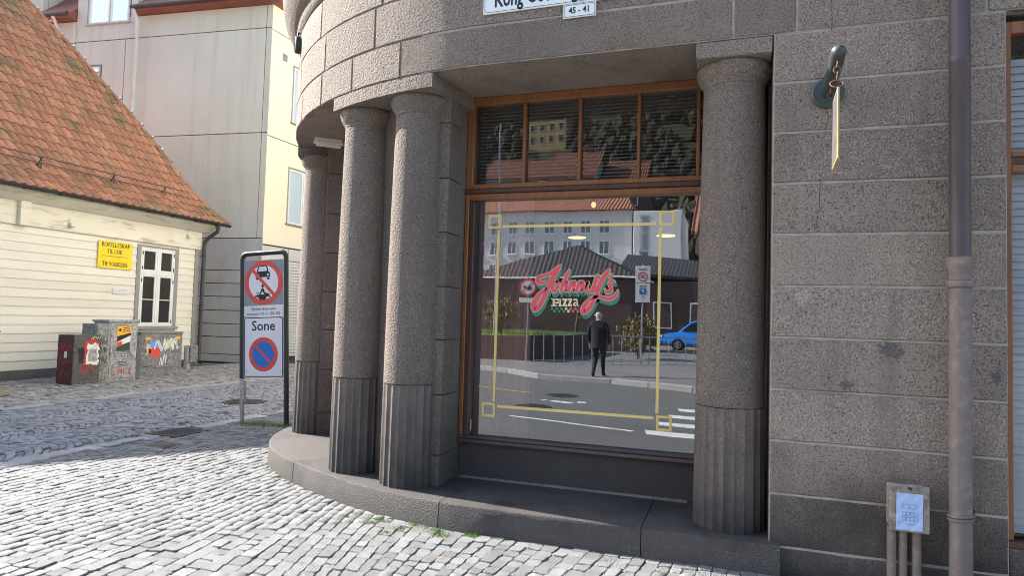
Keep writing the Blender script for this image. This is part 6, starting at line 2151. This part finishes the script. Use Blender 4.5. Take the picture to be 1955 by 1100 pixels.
mb = MB(); mb.mat('sign_white'); disc(mb, fv, 0, 2.75, .30, 40); mb.mat('sign_red'); disc(mb, lambda x, z: (-6.9 - x, -11.186, z), 0, 2.75, .305, 40, .235)
poly2(mb, lambda x, z: (-6.9 - x, -11.184, z), [(-.2, 2.93), (.17, 2.56), (.2, 2.58), (-.17, 2.95)])
mb.mat('black'); poly2(mb, lambda x, z: (-6.9 - x, -11.187, z), [(-.14, 2.66), (.02, 2.66), (.02, 2.72), (-.03, 2.80), (-.10, 2.80), (-.14, 2.72)]); disc(mb, lambda x, z: (-6.9 - x, -11.187, z), .10, 2.76, .05, 16)
mb.mat('steel'); disc(mb, lambda x, z: (-6.9 - x, -11.20, z), 0, 2.75, .305, 40); mb.build('disc', None, vp)
mb = MB(); mb.mat('sign_white'); mb.cbox(-7.2, -6.6, -11.205, -11.195, 2.20, 2.38, .002); mb.build('supplement_plate', None, vp)
lp = thing('lamp_post', (-8.4, -12.0, .1), 'tall thin grey lamp post across the street, seen in the reflection', 'lamp post')
mb = MB(); mb.mat('steel'); mb.tube([(-8.4, -12, .0), (-8.4, -12, 1.2), (-8.4, -12, 9.0)], [.07, .05, .035], 10); mb.build('pole', None, lp)
mb = MB(); mb.mat('steel'); mb.tube([(-8.4, -12, 9.0), (-8.2, -11.6, 9.15), (-8.0, -11.2, 9.15)], [.03, .03, .03], 8); mb.cbox(-8.12, -7.88, -11.4, -10.9, 9.08, 9.2, .03); mb.build('lantern', None, lp)

# blue car
car = thing('blue_car', (-1.9, -27.4, .1), 'bright blue hatchback parked across the street, reflected in the window', 'car')
cf = lambda x, y, z: Vector((-4.0 + x * 1.08, -27.4 + y, .10 + z * 1.1))
side = [(0.02, .35), (0.0, .62), (.08, .80), (.35, .90), (.95, .98), (1.62, 1.52), (2.0, 1.60), (3.1, 1.60), (3.55, 1.50), (3.95, 1.02), (4.05, .90), (4.08, .45), (4.0, .30)]
mb = MB(); mb.mat('car_blue')
Wd = .88
secs = []
for k, yk in enumerate((-1, -.93, -.5, 0, .5, .93, 1)):
    ring_ = []
    for x, z in side:
        tum = .13 * max(0, (z - .95) / .65)
        ins_ = .05 * (abs(yk) > .99)
        ring_.append(cf(x + (ins_ if x < 2 else -ins_), yk * (Wd - tum), z - ins_ * (1 if z > .5 else -1)))
    secs.append(ring_)
n = len(side)
vs = [p for r_ in secs for p in r_]
fs = [(i * n + j, i * n + (j + 1) % n, (i + 1) * n + (j + 1) % n, (i + 1) * n + j) for i in range(6) for j in range(n)] + [tuple(range(n))[::-1], tuple(6 * n + j for j in range(n))]
mb.add(vs, fs); mb.build('body', None, car, 40)
for ys in (-1, 1):
    yy = lambda z: ys * (Wd - .13 * max(0, (z - .95) / .65) + .006)
    for pts in ([(1.16, 1.02), (1.66, 1.46), (2.05, 1.52), (2.05, 1.03)], [(2.12, 1.03), (2.12, 1.52), (3.0, 1.52), (3.0, 1.03)], [(3.07, 1.03), (3.07, 1.52), (3.40, 1.46), (3.72, 1.08)]):
        mb = MB(); mb.mat('black'); mb.add([cf(x, yy(z), z) for x, z in pts], [(0, 1, 2, 3)]); mb.build('side_window', None, car)
mb = MB(); mb.mat('black'); mb.add([cf(.98, -.72, 1.03), cf(.98, .72, 1.03), cf(1.56, .66, 1.50), cf(1.56, -.66, 1.50)], [(0, 1, 2, 3)]); mb.build('windscreen', None, car)
for ys in (-.6, .6):
    mb = MB(); mb.mat('sign_white'); mb.cbox(-.02, .18, ys - .16, ys + .16, .66, .80, .02, fn=cf); mb.build('headlight', None, car)
    mb = MB(); mb.mat('tail_red'); mb.cbox(3.94, 4.09, ys - .16, ys + .16, .72, .98, .02, fn=cf); mb.build('tail_light', None, car)
for xw in (.95, 3.2):
    for ys in (-1, 1):
        c = cf(xw, ys * .80, .31)
        def cyl(r_, w0, w1, mat, nm, par):
            mb = MB(); mb.mat(mat)
            vs = [c + Vector((r_ * math.cos(2 * math.pi * k / 24), ys * w, r_ * math.sin(2 * math.pi * k / 24))) for w in (w0, w1) for k in range(24)]
            mb.add(vs, [(k, (k + 1) % 24, 24 + (k + 1) % 24, 24 + k) for k in range(24)] + [tuple(range(24))[::-1], tuple(range(24, 48))]); return mb.build(nm, None, par)
        w_ = cyl(.31, -.10, .10, 'tyre', 'wheel', car); cyl(.37, .02, .085, 'black', 'wheel_arch', car)
        mb = MB(); mb.mat('alloy')
        for k in range(5):
            t = 2 * math.pi * k / 5; d = Vector((math.cos(t), 0, math.sin(t))); e = Vector((-d.z, 0, d.x)); q = c + Vector((0, ys * .108, 0))
            mb.add([q + e * .05, q + d * .2 + e * .035, q + d * .2 - e * .035, q - e * .05], [(0, 1, 2, 3)])
        mb.add([c + Vector((r_ * math.cos(2 * math.pi * k / 24), ys * .107, r_ * math.sin(2 * math.pi * k / 24))) for k in range(24) for r_ in (.225, .19)], [(2 * k, 2 * ((k + 1) % 24), 2 * ((k + 1) % 24) + 1, 2 * k + 1) for k in range(24)])
        mb.build('rim', None, w_)

# man walking away
MX, MY, MZ = -3.47, -6.75, .10
man = thing('person', (MX, MY, MZ), 'person with white hair in dark jacket and trousers walking away, reflected in the window', 'person')
J = {'pel': (0, 0, .95, .145), 'spine': (0, .015, 1.12, .150), 'chest': (0, .0, 1.32, .165), 'neckb': (0, -.01, 1.48, .085), 'neck': (0, -.02, 1.54, .055),
     'head1': (0, -.03, 1.62, .085), 'head2': (0, -.035, 1.70, .092), 'head3': (0, -.03, 1.76, .06)}
Eg = [('pel', 'spine'), ('spine', 'chest'), ('chest', 'neckb'), ('neckb', 'neck'), ('neck', 'head1'), ('head1', 'head2'), ('head2', 'head3')]
for s, nm, kf, ff in ((-1, 'l', -.10, .16), (1, 'r', .06, -.14)):
    J.update({nm + 'hip': (s * .095, 0, .90, .105), nm + 'knee': (s * .10, kf * .9 - .03, .50, .068), nm + 'ank': (s * .10, ff, .10, .045), nm + 'heel': (s * .10, ff + .04, .045, .042), nm + 'toe': (s * .115, ff - .17, .035, .036),
              nm + 'sh': (s * .185, .0, 1.42, .075), nm + 'elb': (s * .255, .05 - ff * .2, 1.12, .055), nm + 'wr': (s * .255, -.06 - ff * .6, .88, .036), nm + 'palm': (s * .253, -.075 - ff * .65, .80, .034)})
    Eg += [('pel', nm + 'hip'), (nm + 'hip', nm + 'knee'), (nm + 'knee', nm + 'ank'), (nm + 'ank', nm + 'heel'), (nm + 'heel', nm + 'toe'), ('chest', nm + 'sh'), (nm + 'sh', nm + 'elb'), (nm + 'elb', nm + 'wr'), (nm + 'wr', nm + 'palm')]
    p = J[nm + 'palm']
    for k in range(4):
        a = (p[0] + s * .004, p[1] - .026 + k * .017, p[2] - .035, .0095); b = (a[0] - s * .006, a[1], a[2] - .035 + abs(k - 1.5) * .006, .0085); c_ = (b[0] - s * .012, b[1], b[2] - .022, .0075)
        J[nm + 'f%da' % k], J[nm + 'f%db' % k], J[nm + 'f%dc' % k] = a, b, c_
        Eg += [(nm + 'palm', nm + 'f%da' % k), (nm + 'f%da' % k, nm + 'f%db' % k), (nm + 'f%db' % k, nm + 'f%dc' % k)]
    J[nm + 't1'] = (p[0] - s * .01, p[1] - .042, p[2] + .005, .010); J[nm + 't2'] = (p[0] - s * .016, p[1] - .050, p[2] - .035, .0085)
    Eg += [(nm + 'palm', nm + 't1'), (nm + 't1', nm + 't2')]
keys = list(J)
me = bpy.data.meshes.new('man_skeleton')
me.from_pydata([J[k][:3] for k in keys], [(keys.index(a), keys.index(b)) for a, b in Eg], [])
tmp = bpy.data.objects.new('man_skeleton', me); COL.objects.link(tmp)
sk = tmp.modifiers.new('skin', 'SKIN'); sk.use_smooth_shade = True
if not me.skin_vertices:
    bm = bmesh.new(); bm.from_mesh(me); bm.verts.layers.skin.verify(); bm.to_mesh(me); bm.free()
for i, k in enumerate(keys):
    r_ = J[k][3]
    me.skin_vertices[0].data[i].radius = (r_, r_ * (.78 if k in ('pel', 'spine', 'chest') else 1))
    me.skin_vertices[0].data[i].use_root = (k == 'pel')
ss_ = tmp.modifiers.new('sub', 'SUBSURF'); ss_.levels = 2; ss_.render_levels = 2
bpy.context.view_layer.update()
dg = bpy.context.evaluated_depsgraph_get()
bme = bpy.data.meshes.new_from_object(tmp.evaluated_get(dg))
bpy.data.objects.remove(tmp)
bme.materials.clear()
for k in ('skin', 'cloth_navy', 'cloth_black', 'hair_white'): bme.materials.append(MATS[k])
for p in bme.polygons:
    c = p.center
    if c.z > 1.52: mi = 3 if (c.z > 1.64 and (c.y > -.06 or c.z > 1.74)) or (c.y > .0 and c.z > 1.57) else 0
    elif abs(c.x) > .19 and c.z < .885: mi = 0
    elif c.z > .86: mi = 1
    else: mi = 2
    p.material_index = mi; p.use_smooth = True
body = bpy.data.objects.new('body', bme); COL.objects.link(body); body.parent = man; body.location = (0, 0, 0)
# ears and nose belong to the head: small shapes on the body
mb = MB(); mb.mat('skin')
for s in (-1, 1): mb.lathe([(.004, 1.63), (.016, 1.645), (.018, 1.66), (.012, 1.685), (.003, 1.69)], (MX + s * .094, MY - .03), 8)
mb.tube([(MX, MY - .115, 1.72), (MX, MY - .138, 1.685), (MX, MY - .118, 1.672)], [.008, .014, .01], 8)
o = mb.build('face_feature', None, man, 60); o.location = o.location + Vector((0, 0, MZ))
mb = MB(); mb.mat('cloth_navy')
for zc, ra, rb in ((.80, .185, .150), (.95, .180, .145), (1.15, .190, .150)): pass
vs = [(MX + ra * math.cos(2 * math.pi * k / 20), MY + .008 + rb * math.sin(2 * math.pi * k / 20), MZ + z) for z, ra, rb in ((.78, .190, .150), (.95, .185, .148), (1.12, .185, .145), (1.3, .20, .145)) for k in range(20)]
mb.add(vs, [(20 * j + k, 20 * j + (k + 1) % 20, 20 * j + 20 + (k + 1) % 20, 20 * j + 20 + k) for j in range(3) for k in range(20)])
mb.build('jacket', None, man, 60)
